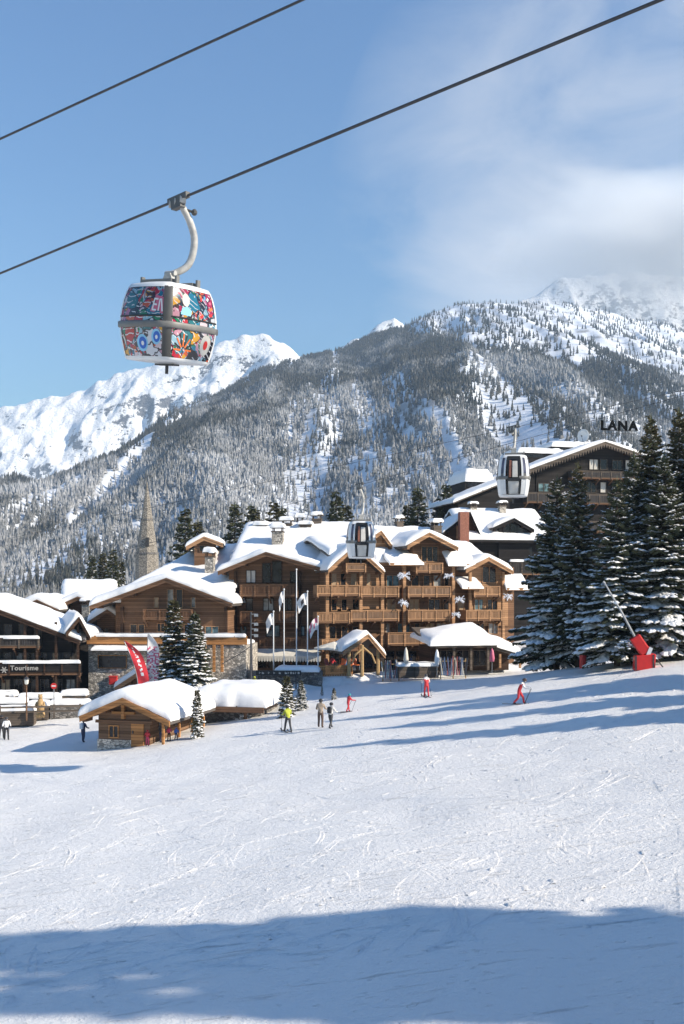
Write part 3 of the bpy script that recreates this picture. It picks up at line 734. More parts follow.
# ---- stone terrace building ---------------------------------------------------
S = Bld('stone_annex', 'grey rubble stone building with timber band and snow ledge left of the spruces', 'building', 130, 700, 98, -5)
xl, zt1 = S.fp(88.5, 645); xr, _ = S.fp(246, 645)
MB().box(xl, xr, 0, 6.5, -.6, zt1).build('wall', 'rubble_stone', S.root)
xl2, z1 = S.fp(88, 635.5); xr2, z0 = S.fp(246, 645)
MB().box(xl-.12, xr+.1, -.15, .12, z0+.02, z1).build('parapet', 'honey_timber', S.root)
snow_layer(S.root, lambda X, Y: z1+0*X, xl-.15, xr+.1, -.25, .3, .25, .4, name='parapet_snow', edge=.18)
snow_layer(S.root, lambda X, Y: z0+.05+0*X, xl+.2, xr-.2, .3, 6.3, .3, .7, name='terrace_snow')
xs0, zs0 = S.fp(93, 648.5, -.4); xs1, _ = S.fp(157, 648.5, -.4)
lg = MB().box(xs0, xs1, -.9, -.003, zs0-.25, zs0-.05).build('ledge', 'grey_timber', S.root)
snow_layer(lg, lambda X, Y: zs0-.05+.25*(Y+.9)+0*X, xs0, xs1, -1., -.02, .28, .4, seed=3)
window(S, 98, 127, 655, 668.5, 0, 1, 'honey_timber', 'window_glass')
tag_box = MB(); xq, zq = S.fp(109, 676, -.3); xw, zw = S.fp(116.5, 684.5, -.3)
tag_box.box(xq, xw, -.3, -.002, zw, zq, 0); tag_box.box(xq-.04, xw+.04, -.34, -.302, zq-.12, zq-.02, 0); tag_box.box(xq+.1, xw-.1, -.318, -.301, zw+.2, zq-.25, 0)
tag(tag_box.build('letter_box', ['red_vinyl', 'white_paint'], None), 'small red box fixed to the stone wall beside the red banner', 'box')
bpy.data.objects['letter_box'].location = S.O; bpy.data.objects['letter_box'].rotation_euler = (0,0,S.th)
# timber pergola front under the left part of the hotel
pg = Bld('', '', '', 205, 690, 97, -5, root=S.root)
for px in (205, 214, 222): 
    q = S.fp(px, 645, -.5); q2 = S.fp(px, 672, -.5)
    MB().box(q[0]-.12, q[0]+.12, -.62, -.38, q2[1], q[1]).build('post', 'honey_timber', S.root)
SR = Bld('porch_shelter', 'low timber shelter with thick snowy roof behind the small hut', 'shelter', 128, 700, 96, -4)
gable(SR, (142,670), (115,688), (170,688), d=-.6, depth=5, snow=.6, seed=12, fascia='warm_timber', zlow=-.5)
posts(SR, (120, 166), 688, 700, -.5, .2, 'warm_timber')

# ---- right wing ----------------------------------------------------------------
W = Bld('sunlit_hotel_wing', 'sunlit timber hotel wing with stacked balconies and three snowy gables', 'hotel', 340, 672, 106, 20)
def wx(px, d=0): return W.fp(px, 600, d)[0]
xL, xR = wx(326), wx(514)
MB().box(xL, xR, .0, 11, -.5, W.fp(400, 566)[1]).build('wall', 'brown_timber', W.root)
# main transverse roof
zr_ = W.local(P(420, 531, 118)).z; ze = W.fp(400, 563, -.4)[1]
shed(W, wx(376), wx(462), -.2, ze, 7.2, zr_, snow=.5, back=True, seed=21)
shed(W, wx(331), wx(380), .6, W.fp(350,556,.6)[1], 8.0, W.local(P(350, 541, 116)).z, snow=.5, back=True, seed=22)
shed(W, wx(458), wx(499), 1.2, W.fp(470,566,1.2)[1], 7.5, W.local(P(470, 545, 121)).z, snow=.45, back=True, seed=23)
zl_ = W.fp(400, 566)[1]-.6
gable(W, (355,545.5), (328,570), (384,572), d=-1.8, depth=8, wx=(wx(332,-.35), wx(379,-.35)), wd=-.35, zlow=zl_-4, snow=.5, wallname='gable_wall', seed=24, wall='warm_timber')
gable(W, (429,533), (407,546), (458,548), d=-1.8, depth=8, wx=(wx(413,-.35), wx(452,-.35)), wd=-.35, zlow=zl_-.2, snow=.55, wallname='gable_wall', seed=25)
gable(W, (488.5,557.5), (465.5,570), (513,571.5), d=-1.8, depth=8, wx=(wx(470,-.35), wx(508,-.35)), wd=-.35, zlow=zl_-6, snow=.5, wallname='gable_wall', seed=26, wall='warm_timber')
gable(W, (381,531), (366,542), (392,546), d=1.0, depth=7, wd=1.8, wx=(wx(370,1.8), wx(388,1.8)), zlow=zl_, snow=.4, wallname='gable_wall', seed=27, wall='warm_timber')
def pent(px0, px1, py0, py1, seed):
    x0, z1 = W.fp(px0, py0, -.1); x1, _ = W.fp(px1, py0, -.1); _, z0 = W.fp(px0, py1, -1.6)
    shed(W, x0, x1, -1.7, z0, -.02, z1, snow=.22, seed=seed, name='pent_roof')
pent(384,416,553.5,563,31); pent(442,468,549,564,32); pent(455,475,577,587,33); pent(500,521,574,588,34)
for a in ((416,443,562.5,573),(399,361,0,0),(408,451,586,597),(474,500,586,596.5),(408,450,610,621),(466,502,610,620.5),(388,437,632.5,645)):
    if a[2]: balcony(W, *a, -1.5, 1.5)
balcony(W, 317, 360, 585, 596, -1.7, 1.3); balcony(W, 361, 399, 586, 597, -1.5, 1.5)
balcony(W, 317, 350, 612, 623, -1.6, 1.3); balcony(W, 351, 399, 610, 621, -1.5, 1.5); balcony(W, 322, 352, 639, 649.5, -1.7, 1.4)
balcony(W, 346, 366, 563, 572, -1.6, 1.2)
WIN = [(421,438,546,562,3,'window_glass',-.35),(482,496,566,583,2,'window_glass',-.35),(348,364,557,565,2,'window_glass',-.35)]
for (a, c_) in ((331,337),(340,346),(350,357),(366,371)): WIN.append((a, c_, 573, 586, 1, random.choice(['window_glass','curtained_glass']), -.35))
for (a, c_) in ((331,337),(341,347),(352,362)): WIN.append((a, c_, 599, 611, 1, 'window_glass', -.35))
for (a, c_) in ((329,336),(341,348),(352,360)): WIN.append((a, c_, 626, 639, 1, 'window_glass', -.35))
for (a, c_, n, pn) in ((386,399,2,'teal_glass'),(411,419,1,'window_glass'),(423,430,1,'window_glass'),(433,441,1,'curtained_glass'),(444,449,1,'window_glass')): WIN.append((a, c_, 575, 586.5, n, pn, 0))
for (a, c_, n, pn) in ((386,396,2,'curtained_glass'),(409,419,2,'curtained_glass'),(428,440,2,'window_glass'),(443,449,1,'window_glass'),(457,464,1,'curtained_glass')): WIN.append((a, c_, 599, 610.5, n, pn, 0))
for (a, c_, n, pn) in ((380,390,2,'curtained_glass'),(397,410,2,'teal_glass'),(414,420,1,'window_glass'),(425,434,2,'curtained_glass'),(436,447,2,'curtained_glass'),(455,464,2,'curtained_glass')): WIN.append((a, c_, 623, 633, n, pn, 0))
for (a, c_, n, pn) in ((474,483,2,'teal_glass'),(487,497,2,'window_glass')): WIN.append((a, c_, 599, 610, n, pn, -.35))
for (a, c_, n, pn) in ((474,484,2,'window_glass'),(488,498,2,'curtained_glass')): WIN.append((a, c_, 623, 634, n, pn, -.35))
for a in WIN: window(W, a[0], a[1], a[2], a[3], a[6], a[4], 'warm_timber', a[5])
posts(W, (327, 360.5, 382), 572, 662, -1.0, .34); posts(W, (404, 453), 566, 645, -.9, .34); posts(W, (470, 503), 572, 645, -1.0, .3)
for px in range(330, 430, 11): window(W, px, px+9.5, 651, 668, -.02, 1, 'dark_timber', 'window_glass', name='shopfront_window')
for (px, py, s) in ((436,533,1.0),(399,529,.8)):
    q = W.local(P(px, py, 116)); chimney(W, q, s, s, .7, 'grey_timber', .4)
# hanging white winter decorations
def ornament(px, py, s, lab, d=-2.0):
    x, z = W.fp(px, py, d); m = MB(); rn = random.Random(int(px*7+py))
    for k in range(34):
        a = rn.uniform(0, 6.28); e = rn.uniform(-.6, .75); L = s*rn.uniform(.55, 1.05)
        v = Vector((math.cos(a)*math.cos(e), math.sin(a)*math.cos(e)*.5, math.sin(e)))*L
        m.tube([Vector((0,0,0)), v*.5+Vector((0,0,.06)), v+Vector((0,0,-.25*s*abs(v.x)))], [.05, .04, .02], 4)
        m.blob(v*.85, .05, .05, .06, 5, 3)
    o = m.build('snowflake_decoration', 'decor_ice', None); o.location = W.O+W.ex*x+W.ey*d+Vector((0,0,z)); o.rotation_euler = (0,0,W.th)
    tag(o, lab, 'decoration', 'white winter decorations hung between the balconies')
for a in ((404,576,.85,'white branching decoration hanging beside the top left balcony below the middle gable'),(449,576,.7,'white branching decoration right of the middle gable, just under its pent roof'),
          (403,603,.75,'white branching decoration between the two middle balcony rows on the left'),(460,600,.75,'white branching decoration left of the right gable, beside the middle row'),
          (456,615,.6,'lowest white branching decoration, near the pavilion roof'),(508,597,.7,'white branching decoration at the far right corner of the sunlit wing')): ornament(*a)

# entrance porch
Po = Bld('entrance_porch', 'timber entrance porch with steep snowy gable and curved braces', 'porch', 364, 672, 100, 24)
gable(Po, (368,634.5), (343,652), (385,655), d=-1.2, depth=2.0, wx=False, snow=.45, seed=41)
for px in (349, 362, 378):
    x, _ = Po.fp(px, 655, -.8); zt_ = Po.fp(px, 650 if px != 362 else 645, -.8)[1]
    MB().tube([(x, -.8, -.3), (x, -.8, zt_)], [.2, .17], 8).build('post', 'carved_wood', Po.root)
bm_ = MB(); 
for sg in (-1, 1):
    x0 = Po.fp(364, 650, -1.)[0]; bm_.tube([(x0+sg*1.3, -.9, .9), (x0+sg*.9, -.9, 1.8), (x0, -.9, 2.5)], .1, 6)
bm_.build('brace', 'carved_wood', Po.root)
# snow-roofed pavilion
Pv = Bld('pavilion_shop', 'low open-fronted pavilion shop under a thick smooth snow roof', 'pavilion', 470, 668, 100, 12)
pts = {}
x0, z0 = Pv.fp(431, 645, -1); x1, z1 = Pv.fp(497, 643, -1)
xr0, zr0 = Pv.fp(497, 652, -1); xr1, zr1 = Pv.fp(524, 655, -1)
zrid = Pv.local(P(492, 624, 106)).z
rf = MB().prism([(x0, -1, z0), (x0, 6, zrid-.3), (x0, 6, zrid-.55), (x0, -1, z0-.3)], (x1-x0, 0, 0)).build('roof', 'grey_timber', Pv.root)
xm = Pv.fp(484, 640, 3)[0]
snow_layer(rf, lambda X, Y: z0+(zrid-.3-z0)*np.clip((Y+1)/7, 0, 1)**.8*(1-.6*np.clip((xm-X)/(xm-x0), 0, 1)**1.5), x0-.15, x1+.2, -1.2, 6, .75, seed=51, edge=1.3)
rf2 = MB().prism([(x1, -.6, zr0+.6), (xr1, -.6, zr1+.1), (xr1, -.6, zr1-.2), (x1, -.6, zr0+.2)], (0, 6, 0)).build('side_roof', 'grey_timber', Pv.root)
snow_layer(rf2, lambda X, Y: zr0+.6+(zr1+.1-zr0-.6)*(X-x1)/(xr1-x1)+.12*(Y+.6), x1-.1, xr1+.15, -.8, 5.4, .7, seed=52, edge=1.0)
MB().box(x0+.8, xr1-.6, 1.6, 5.8, -.4, z0-.3).build('wall', 'dark_timber', Pv.root)
posts(Pv, (437, 454, 471, 488), 646, 670, -.6, .22, 'grey_timber'); posts(Pv, (500, 520), 654, 668, -.4, .2, 'warm_timber')
for px in (440, 456, 473): window(Pv, px, px+13, 650, 666, 1.6, 2, 'grey_timber', 'window_glass')

# ---- slate chalet behind on the right ------------------------------------------
C = Bld('slate_chalet', 'dark slate-brown chalet with brick chimney and snowy dormer roof below the big black hotel', 'chalet', 495, 600, 132, 10)
xl, ze = C.fp(466, 540, -1); xr, _ = C.fp(556, 540, -1); zr_ = C.local(P(500, 512, 140)).z
shed(C, xl, xr, -1, ze, 7, zr_, snow=.5, back=True, seed=61, fascia='charcoal_timber')
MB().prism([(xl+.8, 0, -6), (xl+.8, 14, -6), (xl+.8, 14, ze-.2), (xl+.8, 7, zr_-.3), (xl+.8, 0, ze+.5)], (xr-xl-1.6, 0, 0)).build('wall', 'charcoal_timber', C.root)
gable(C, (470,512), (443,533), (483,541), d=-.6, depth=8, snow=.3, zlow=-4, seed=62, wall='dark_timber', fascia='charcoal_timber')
gable(C, (514,518.5), (493,528), (534,530), d=-.9, depth=6, wd=-.3, snow=.5, zlow=1.5, wx=(C.fp(498,530)[0], C.fp(529,530)[0]), seed=63, wall='charcoal_timber', fascia='charcoal_timber', wallname='dormer_wall')
window(C, 503, 524, 523, 535, -.3, 3, 'charcoal_timber', 'window_glass')
for (a, c_) in ((497,505),(510,519),(524,533)): window(C, a, c_, 547, 560, 0, 1, 'charcoal_timber', random.choice(['pale_curtain','window_glass']))
for (a, c_) in ((512,521),(526,536)): window(C, a, c_, 577, 590, 0, 1, 'charcoal_timber', 'window_glass')
balcony(C, 510, 545, 561, 575, -1.2, 1.2, 'charcoal_board', 'grey_timber', snow=True)
q = C.local(P(463.5, 536, 130)); MB().box(q.x-.6, q.x+.6, q.y-.5, q.y+.5, q.z-1, q.z+3.1).build('chimney', 'brick_red', C.root)
for (px, py, s) in ((473,515,.9),(502,514,.9)):
    q = C.local(P(px, py, 138)); chimney(C, q, s, s, 1.0, 'rubble_stone', .3)
# ---- big black hotel with roof sign ----------------------------------------------
L = Bld('black_hotel', 'large black timber hotel with fringed snowy gable and lettered roof sign', 'hotel', 580, 560, 150, 14)
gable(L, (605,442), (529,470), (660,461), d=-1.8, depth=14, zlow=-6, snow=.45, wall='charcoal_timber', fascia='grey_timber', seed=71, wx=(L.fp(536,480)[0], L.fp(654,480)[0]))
fr = MB(); xa, za = L.fp(605, 442, -1.8); xl, zl = L.fp(529, 470, -1.8); xr, zr_ = L.fp(660, 461, -1.8)
for (xx, zz) in ((xl, zl), (xr, zr_)):
    n = int(abs(xx-xa)/.42)
    for k in range(n):
        t = (k+.5)/n; x = xa+(xx-xa)*t; z = za+(zz-za)*t-.33
        fr.prism([(x-.16, -1.95, z), (x+.16, -1.95, z), (x, -1.95, z-.55)], (0, .06, 0))
fr.build('fringe', 'grey_timber', L.root)
# lower roof running down to the left
q0, q1 = L.local(P(532,470,148)), L.local(P(448,503,146))
f = lambda X, Y: q1.z+(q0.z-q1.z)*(X-q1.x)/(q0.x-q1.x)
rf = MB().prism([(q1.x, -1.2, q1.z), (q0.x, -1.2, q0.z), (q0.x, -1.2, q0.z-.3), (q1.x, -1.2, q1.z-.3)], (0, 12, 0)).build('side_roof', 'grey_timber', L.root)
snow_layer(rf, lambda X, Y: f(X, Y), q1.x-.1, q0.x, -1.3, 10.8, .45, seed=72)
MB().prism([(q1.x+1.2, 0, -7), (q0.x+.5, 0, -7), (q0.x+.5, 0, q0.z-.4), (q1.x+1.2, 0, float(f(q1.x+1.2, 0))-.35)], (0, 10, 0)).build('side_wall', 'charcoal_timber', L.root)
for (a, c_, e, g, Y, sd) in ((519,568,446.5,452,158,73),(465,494,467,481,156,74),(552,600,440,446,166,75)):
    p0, p1 = L.local(P(a, e, Y)), L.local(P(c_, g, Y))
    o = MB().box(p0.x, p1.x, p0.y, p0.y+7, p1.z-1.6, p1.z).build('flat_roof', 'charcoal_timber', L.root)
    snow_layer(o, lambda X, Y, z=p1.z: z+0*X, p0.x-.2, p1.x+.2, p0.y-.2, p0.y+7, (p0.z-p1.z), .6, seed=sd)
    window(L, a+2, c_-2, g+1.5, g+7, p0.y, 4, 'charcoal_timber', 'window_glass')
balcony(L, 572, 640, 470, 480, -1.4, 1.4, 'charcoal_board', 'grey_timber'); balcony(L, 527, 640, 492, 505, -1.4, 1.4, 'charcoal_board', 'grey_timber')
balcony(L, 540, 640, 520, 533, -1.4, 1.4, 'charcoal_board', 'grey_timber')
for (a, c_, e, g, pn) in ((589,598,459,470,'pale_curtain'),(600,607,459,470,'window_glass'),(612,622,460,470,'window_glass'),(625,634,460,470,'pale_curtain'),(538,549,483,492,'teal_glass'),(553,560,483,492,'pale_curtain'),
        (586,596,482,493,'window_glass'),(600,606,482,493,'pale_curtain'),(612,622,482,493,'window_glass'),(630,640,482,493,'window_glass'),(545,556,508,520,'window_glass'),(565,575,508,520,'teal_glass')):
    window(L, a, c_, e, g, 0, 2 if c_-a > 8 else 1, 'grey_timber', pn)
def text(name, s, size, mt, loc, rz, parent=None, extrude=.06, offset=0, space=1., sx=1.):
    cu = bpy.data.curves.new(name, 'FONT'); cu.body = s; cu.size = size; cu.extrude = extrude; cu.offset = offset
    cu.align_x = 'CENTER'; cu.align_y = 'BOTTOM_BASELINE'; cu.space_character = space
    o = bpy.data.objects.new(name, cu); 
    deps = None; COL.objects.link(o); bpy.context.view_layer.update()
    me = bpy.data.meshes.new_from_object(o.evaluated_get(bpy.context.evaluated_depsgraph_get())); COL.objects.unlink(o); bpy.data.objects.remove(o)
    me.name = name; me.materials.clear(); me.materials.append(M[mt])
    o = bpy.data.objects.new(name, me); COL.objects.link(o); o.rotation_euler = (math.pi/2, 0, rz); o.location = loc; o.scale = (sx, 1, 1)
    if parent is not None: o.parent = parent
    return o
sg = P(619, 434, 152); so = empty('roof_sign', sg, R(8), 'black capital letters LANA standing on a rail above the black hotel roof', 'sign')
text('lettering', 'LANA', 1.95, 'sign_black', (0,0,.62), 0, so, .09, .075, 1.2, 1.04)
sm = MB(); 
for x in (-2.1, -1.05, 0, 1.05, 2.1): sm.beam((x, .15, -1.2), (x, .15, .6), .08, .08)
sm.box(-2.7, 2.7, .1, .2, .50, .60); sm.box(-2.7, 2.7, .1, .2, .05, .12)
sm.build('rail', 'dark_metal', so)
ds = P(584, 436, 149); do = empty('satellite_dish', ds, R(-40), 'white satellite dish on the black hotel roof left of the letters', 'dish')
m = MB(); n = 16; vs = [(0,0,0)]; fs = []
for r_ in (.35, .7, .95):
    for k in range(n): a = 2*math.pi*k/n; vs.append((r_*math.cos(a), -.32*r_*r_, r_*math.sin(a)*1.05))
for k in range(n):
    fs.append((0, 1+k, 1+(k+1) % n))
    for j in range(2): fs.append((1+j*n+k, 1+(j+1)*n+k, 1+(j+1)*n+(k+1) % n, 1+j*n+(k+1) % n))
o = m.add(vs, fs).build('reflector', 'white_paint', do, True); md = o.modifiers.new('s', 'SOLIDIFY'); md.thickness = .04
MB().tube([(0,.05,-2.2), (0,.12,-.3), (0,.06,0)], .06, 6).build('mast', 'grey_metal', do); MB().tube([(0,-.3,-.95), (0,-.75,-.1)], .03, 5).tube([(0,-.68,-.18), (0,-.82,.0)], .08, 6).build('feed_arm', 'dark_metal', do)

# ---- church spire ------------------------------------------------------------------
Y = 200; b = P(147, 590, Y); Ch = empty('church_tower', b, R(12), 'tapering grey-brown stone church spire rising above the left village roofs', 'church tower')
tipz = (HY-481)/F*Y; m = MB(); n = 8; vs = []
prof = [(0, 2.15), (7, 2.08), (7.6, 1.95), (14, 1.1), (tipz-.6, .12), (tipz, .02)]
m.tube([(0,0,z) for z, _ in prof], [r_*1.08 for _, r_ in prof], 8); m.build('spire', 'spire_stone', Ch)
MB().tube([(0,0,7.1),(0,0,7.5)], [2.32,2.3], 8).tube([(0,0,13.9),(0,0,14.15)], [1.32,1.3], 8).build('string_course', 'dark_stone', Ch)
MB().box(-.35,.35,-2.02,-1.7,8.6,10.4).build('louvre', 'black_rubber', Ch)
MB().box(-2.5, 2.5, -2.5, 2.5, -14, -.003).build('tower_wall', 'rubble_stone', Ch)
MB().tube([(0,0,tipz), (0,0,tipz+.9)], .05, 5).beam((-.25,0,tipz+.6), (.25,0,tipz+.6), .05, .05).build('cross', 'dark_metal', Ch)

# ---- dark chalet at the left border -----------------------------------------------------
T = Bld('tourist_office', 'dark timber chalet with snowy balconies and a painted lettered fascia at the left border', 'chalet', 40, 700, 96, 4)
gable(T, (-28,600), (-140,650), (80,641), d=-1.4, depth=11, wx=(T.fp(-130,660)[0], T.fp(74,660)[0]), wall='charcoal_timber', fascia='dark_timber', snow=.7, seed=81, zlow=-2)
q0, ql, qr = P(64,618,95), P(36,641,95), P(88,634,95)
D2 = Bld('', '', '', 64, 640, 95, 22, root=T.root)
DD = empty('roof_dormer', D2.O, D2.th, 'dark dormer with blue-shaded snow on the tourist chalet roof', 'dormer'); D2.root = DD
gable(D2, (79,617), (66,633), (90,637), d=-1, depth=6.5, snow=.6, zlow=-1.2, wall='charcoal_timber', fascia='dark_timber', seed=82)
balcony(T, -60, 39, 638, 648, -1.3, 1.3, 'charcoal_board', 'grey_timber', snow=True)
bal = balcony(T, -80, 80, 663, 675, -1.3, 1.3, 'charcoal_timber', 'dark_timber', snow=True, gap=.0, panels=False)
xt, zt_ = T.fp(24, 673.2, -1.46)
text('lettering', 'Tourisme', .62, 'sign_letter', (xt, -1.36, zt_+.28), 0, T.root, .02, .012, 1.08)
m = MB(); xq, zq = T.fp(4, 670, -1.4)
for k in range(3): 
    a = math.pi*k/3; m.beam((xq-.32*math.cos(a), -1.37, zq-.32*math.sin(a)), (xq+.32*math.cos(a), -1.37, zq+.32*math.sin(a)), .09, .03, up=(0,1,0))
o = m.build('snowflake_emblem', 'sign_letter', T.root)
for k, px in enumerate(range(-20, 76, 12)):
    window(T, px, px+7, 652.5, 663, 0, 1, 'grey_timber', 'window_glass' if k % 3 else 'curtained_glass', shutters='charcoal_board')
for px in (8, 23, 38): window(T, px-4, px+4, 624, 638, 0, 1, 'grey_timber', 'window_glass')
for px in range(-12, 72, 13): window(T, px, px+9.5, 679, 696, 0, 2, 'grey_timber', random.choice(['window_glass','window_glass','curtained_glass']), name='shopfront_window')
posts(T, (25, 37, 56, 78), 622, 702, -1.1, .2, 'dark_timber')
# small roofs behind
for (nm, lab, px, pyb, Y, rot, ap, le, ri, sd, wl) in (
    ('village_chalet', 'small brown chalet under a rounded snow mound behind the tourist chalet', 37, 620, 118, 2, (37,600), (15,610), (58,610), 91, 'brown_timber'),
    ('village_chalet', 'low chalet with broad snowy roof just left of the church spire', 82, 622, 122, -8, (78,597), (56,607), (108,608), 92, 'dark_timber'),
    ('village_chalet', 'little chalet with white roof wedged between tourist chalet and stone annex', 104, 640, 108, 10, (107,610), (88,622), (124,622), 93, 'brown_timber')):
    V_ = Bld(nm, lab, 'chalet', px, pyb, Y, rot); gable(V_, ap, le, ri, d=-.8, depth=9, snow=.8, zlow=-3, wall=wl, seed=sd, fascia='brown_timber')
    window(V_, px-5, px+5, (ap[1]+pyb)/2+3, (ap[1]+pyb)/2+9, 0, 2, 'brown_timber', 'window_glass')
    if sd == 92:
        q = V_.local(P(87, 612, 117)); chimney(V_, q, .9, .9, .8, 'rubble_stone', .3)
V_ = Bld('village_chalet', 'village house with wide white roof showing past the church foot', 'chalet', 95, 610, 135, 15); 
xl, ze = V_.fp(62, 602); xr, _ = V_.fp(118, 602); shed(V_, xl, xr, -.4, ze, 7, ze+2.6, snow=.6, back=True, seed=95)
MB().box(xl+.6, xr-.6, .3, 13, -6, ze-.2).build('wall', 'brown_timber', V_.root)

# ---- small wooden hut ---------------------------------------------------------------------
hb = hit(123, 747)
Hh = Bld('ski_hut', 'small brown timber hut with honey-coloured gable boards and thick snow roof', 'hut', 123, 746, hb.y-.6, -14)
gable(Hh, (123,698.5), (80,717), (170,722), d=-1.0, depth=8, wx=(Hh.fp(98.5,730)[0], Hh.fp(150,730)[0]), wall='hut_timber', fascia='honey_timber', snow=.8, seed=101, zlow=.0)
x0, z1 = Hh.fp(98, 739, -.06); x1, z0 = Hh.fp(131, 749, -.06)
MB().box(x0-.05, x1, -.08, 5, z0-.5, z1).build('plinth', 'rubble_stone', Hh.root)
window(Hh, 109, 119, 725, 738, 0, 2, 'honey_timber', 'window_glass')
x0, z1 = Hh.fp(131.5, 723.5); x1, z0 = Hh.fp(144, 746)
dr = MB().box(x0, x1, -.08, -.003, z0-.4, z1).build('door', 'honey_timber', Hh.root); MB().box(x0+.12, x0+.2, -.15, -.082, z0+.9, z0+1.1).build('handle', 'dark_metal', dr)
x0, z1 = Hh.fp(98, 721, -.12); x1, z0 = Hh.fp(150, 723, -.12); MB().box(x0-.2, x1+.2, -.16, -.004, z0-.1, z1+.1).build('tie_beam', 'brown_timber', Hh.root)
x0, z0 = Hh.fp(123, 712, -.2)
MB().box(x0-.9, x0+.9, -.25, -.005, z0-.16, z0+.02).box(x0-.12, x0+.12, -.3, -.005, z0-.5, z0+.9).build('carved_truss', 'honey_timber', Hh.root)
x1 = Hh.fp(150, 730)[0]
for yy_ in (2.2, 5.0): MB().box(x1-.03, x1+.05, yy_-.7, yy_+.7, 1.0, 2.2).build('side_window', 'window_glass', Hh.root)
xe = Hh.fp(168, 722, -.6)[0]
for yy_ in (-.5, 2.4, 5.0, 7.3): MB().box(xe-.5, xe-.34, yy_-.08, yy_+.08, -.3, Hh.fp(168, 723.5, -.6)[1]+.3).build('post', 'honey_timber', Hh.root)
MB().box(xe-.55, xe-.3, -.9, 7.6, Hh.fp(168, 723.5, -.6)[1]+.1, Hh.fp(168, 723.5, -.6)[1]+.32).build('eave_beam', 'honey_timber', Hh.root)
K = Bld('stone_shed', 'grey walled shed with rounded deep snow roof joined behind the small hut', 'shed', 240, 730, 82, -12)
x0, z0 = K.fp(214, 703); x1, z1 = K.fp(263, 698)
rf = MB().prism([(x0-1.6, -.8, z0-.1), (x1+.3, -.8, z0-.1), (x1+.3, -.8, z0-.4), (x0-1.6, -.8, z0-.4)], (0, 6.5, 0)).build('roof', 'dark_timber', K.root)
xc = (x0+x1)/2-1.2; hw = (x1-x0)/2+4.
snow_layer(rf, lambda X, Y: z0-.1+0*X, x0-1.8, x1+.5, -.9, 5.8, 1.75, .3, seed=104, edge=1.3)
MB().box(x0-1.2, x1-.2, 0, 5, -3, z0-.4).build('wall', 'dark_stone', K.root)
MB().box(x0-1.65, x1+.35, -1.02, -.945, z0-.62, z0-.16).build('fascia', 'brown_timber', K.root)
posts(K, (245.5,), 702, 728, -.6, .22, 'brown_timber')

# ---- retaining wall, lettered board, snow slab by the flagpoles -------------------------------
RW = Bld('retaining_wall', 'dark stone terrace wall below the flagpoles', 'wall', 280, 692, 97, -3)
x0, z1 = RW.fp(228, 671); x1, z0 = RW.fp(322, 694); MB().box(x0, x1, 0, 1.0, z0-1, z1).build('masonry', 'dark_stone', RW.root)
x0, z0 = RW.fp(274, 671.5, -.3); x1, _ = RW.fp(319, 671.5, -.3)
snow_layer(RW.root, lambda X, Y: z0+.05+0*X, x0, x1, -.4, 2.5, .38, .5, name='snow_cap', seed=111, edge=.4)
SB = Bld('name_board', 'long dark board with pale lettering on the terrace wall', 'sign', 277, 675, 96, -3)
x0, z1 = SB.fp(256, 670.5); x1, z0 = SB.fp(301, 675.5); MB().box(x0, x1, 0, .12, z0, z1).build('board', 'black_rubber', SB.root)
rn = random.Random(5); lm = MB(); x = x0+.3
while x < x1-.3:
    w_ = rn.uniform(.12, .22)
    if rn.random() > .18: lm.box(x, x+.05, -.02, -.002, z0+.14, z1-.12); lm.box(x+.052, x+w_, -.02, -.002, z0+.14+(z1-z0-.36)*rn.choice((0, .5, 1)), z0+.22+(z1-z0-.36)*rn.choice((.3, 1))+.02)
    x += w_+.09
lm.build('lettering', 'pale_curtain', SB.root)
for i, px in enumerate((262, 296)): posts(SB, (px,), 675, 694, .06, .12, 'dark_metal')

# flagpoles
for (px, pt, Y, fl, lab) in ((273.5,612,98,(-1,.75),'short white flagpole with small furled flag, leftmost of the row'),(284,590,98.3,(-1,.5),'white flagpole second from left with a limp flag'),
      (296.5,570,98.8,None,'tallest white flagpole, without a flag'),(307.5,592,98.5,(-1,1.05),'white flagpole right of the tallest, flag showing a dark emblem'),(318,617,98,(-1,.9),'short white flagpole on the right with a pink and white flag')):
    zb = (HY-671)/F*Y; b = P(px, 671, Y); h = (HY-pt)/F*Y-zb
    r_ = empty('flagpole', b, 0, lab, 'flagpole', 'white flagpoles in front of the central chalet')
    MB().tube([(0,0,-.6), (0,0,h*.5), (0,0,h)], [.065,.055,.04], 8).blob((0,0,h+.06), .09,.09,.09, 8, 4).build('pole', 'white_paint', r_, True)
    if fl:
        vs, fs = [], []; w_ = fl[1]; nn = 7
        for i in range(nn):
            s = i/(nn-1)
            for j in range(6):
                q = j/5; vs.append((-.06-w_*s*(.95-.2*q), .12*math.sin(s*7+q*3), h-.15-1.15*q-.75*s*s+.1*math.sin(s*5)))
        for i in range(nn-1):
            for j in range(5): fs.append((i*6+j, (i+1)*6+j, (i+1)*6+j+1, i*6+j+1))
        o = MB().add(vs, fs).build('flag', 'flag_cloth', r_, True)
        if px in (307.5, 318):
            o.data.materials.append(M['dark_metal' if px < 310 else 'pink_sign'])
            for i in ((12,13,17,18) if px < 310 else (0,1,5,6,12,13,20,21,26,27)): o.data.polygons[i].material_index = 1

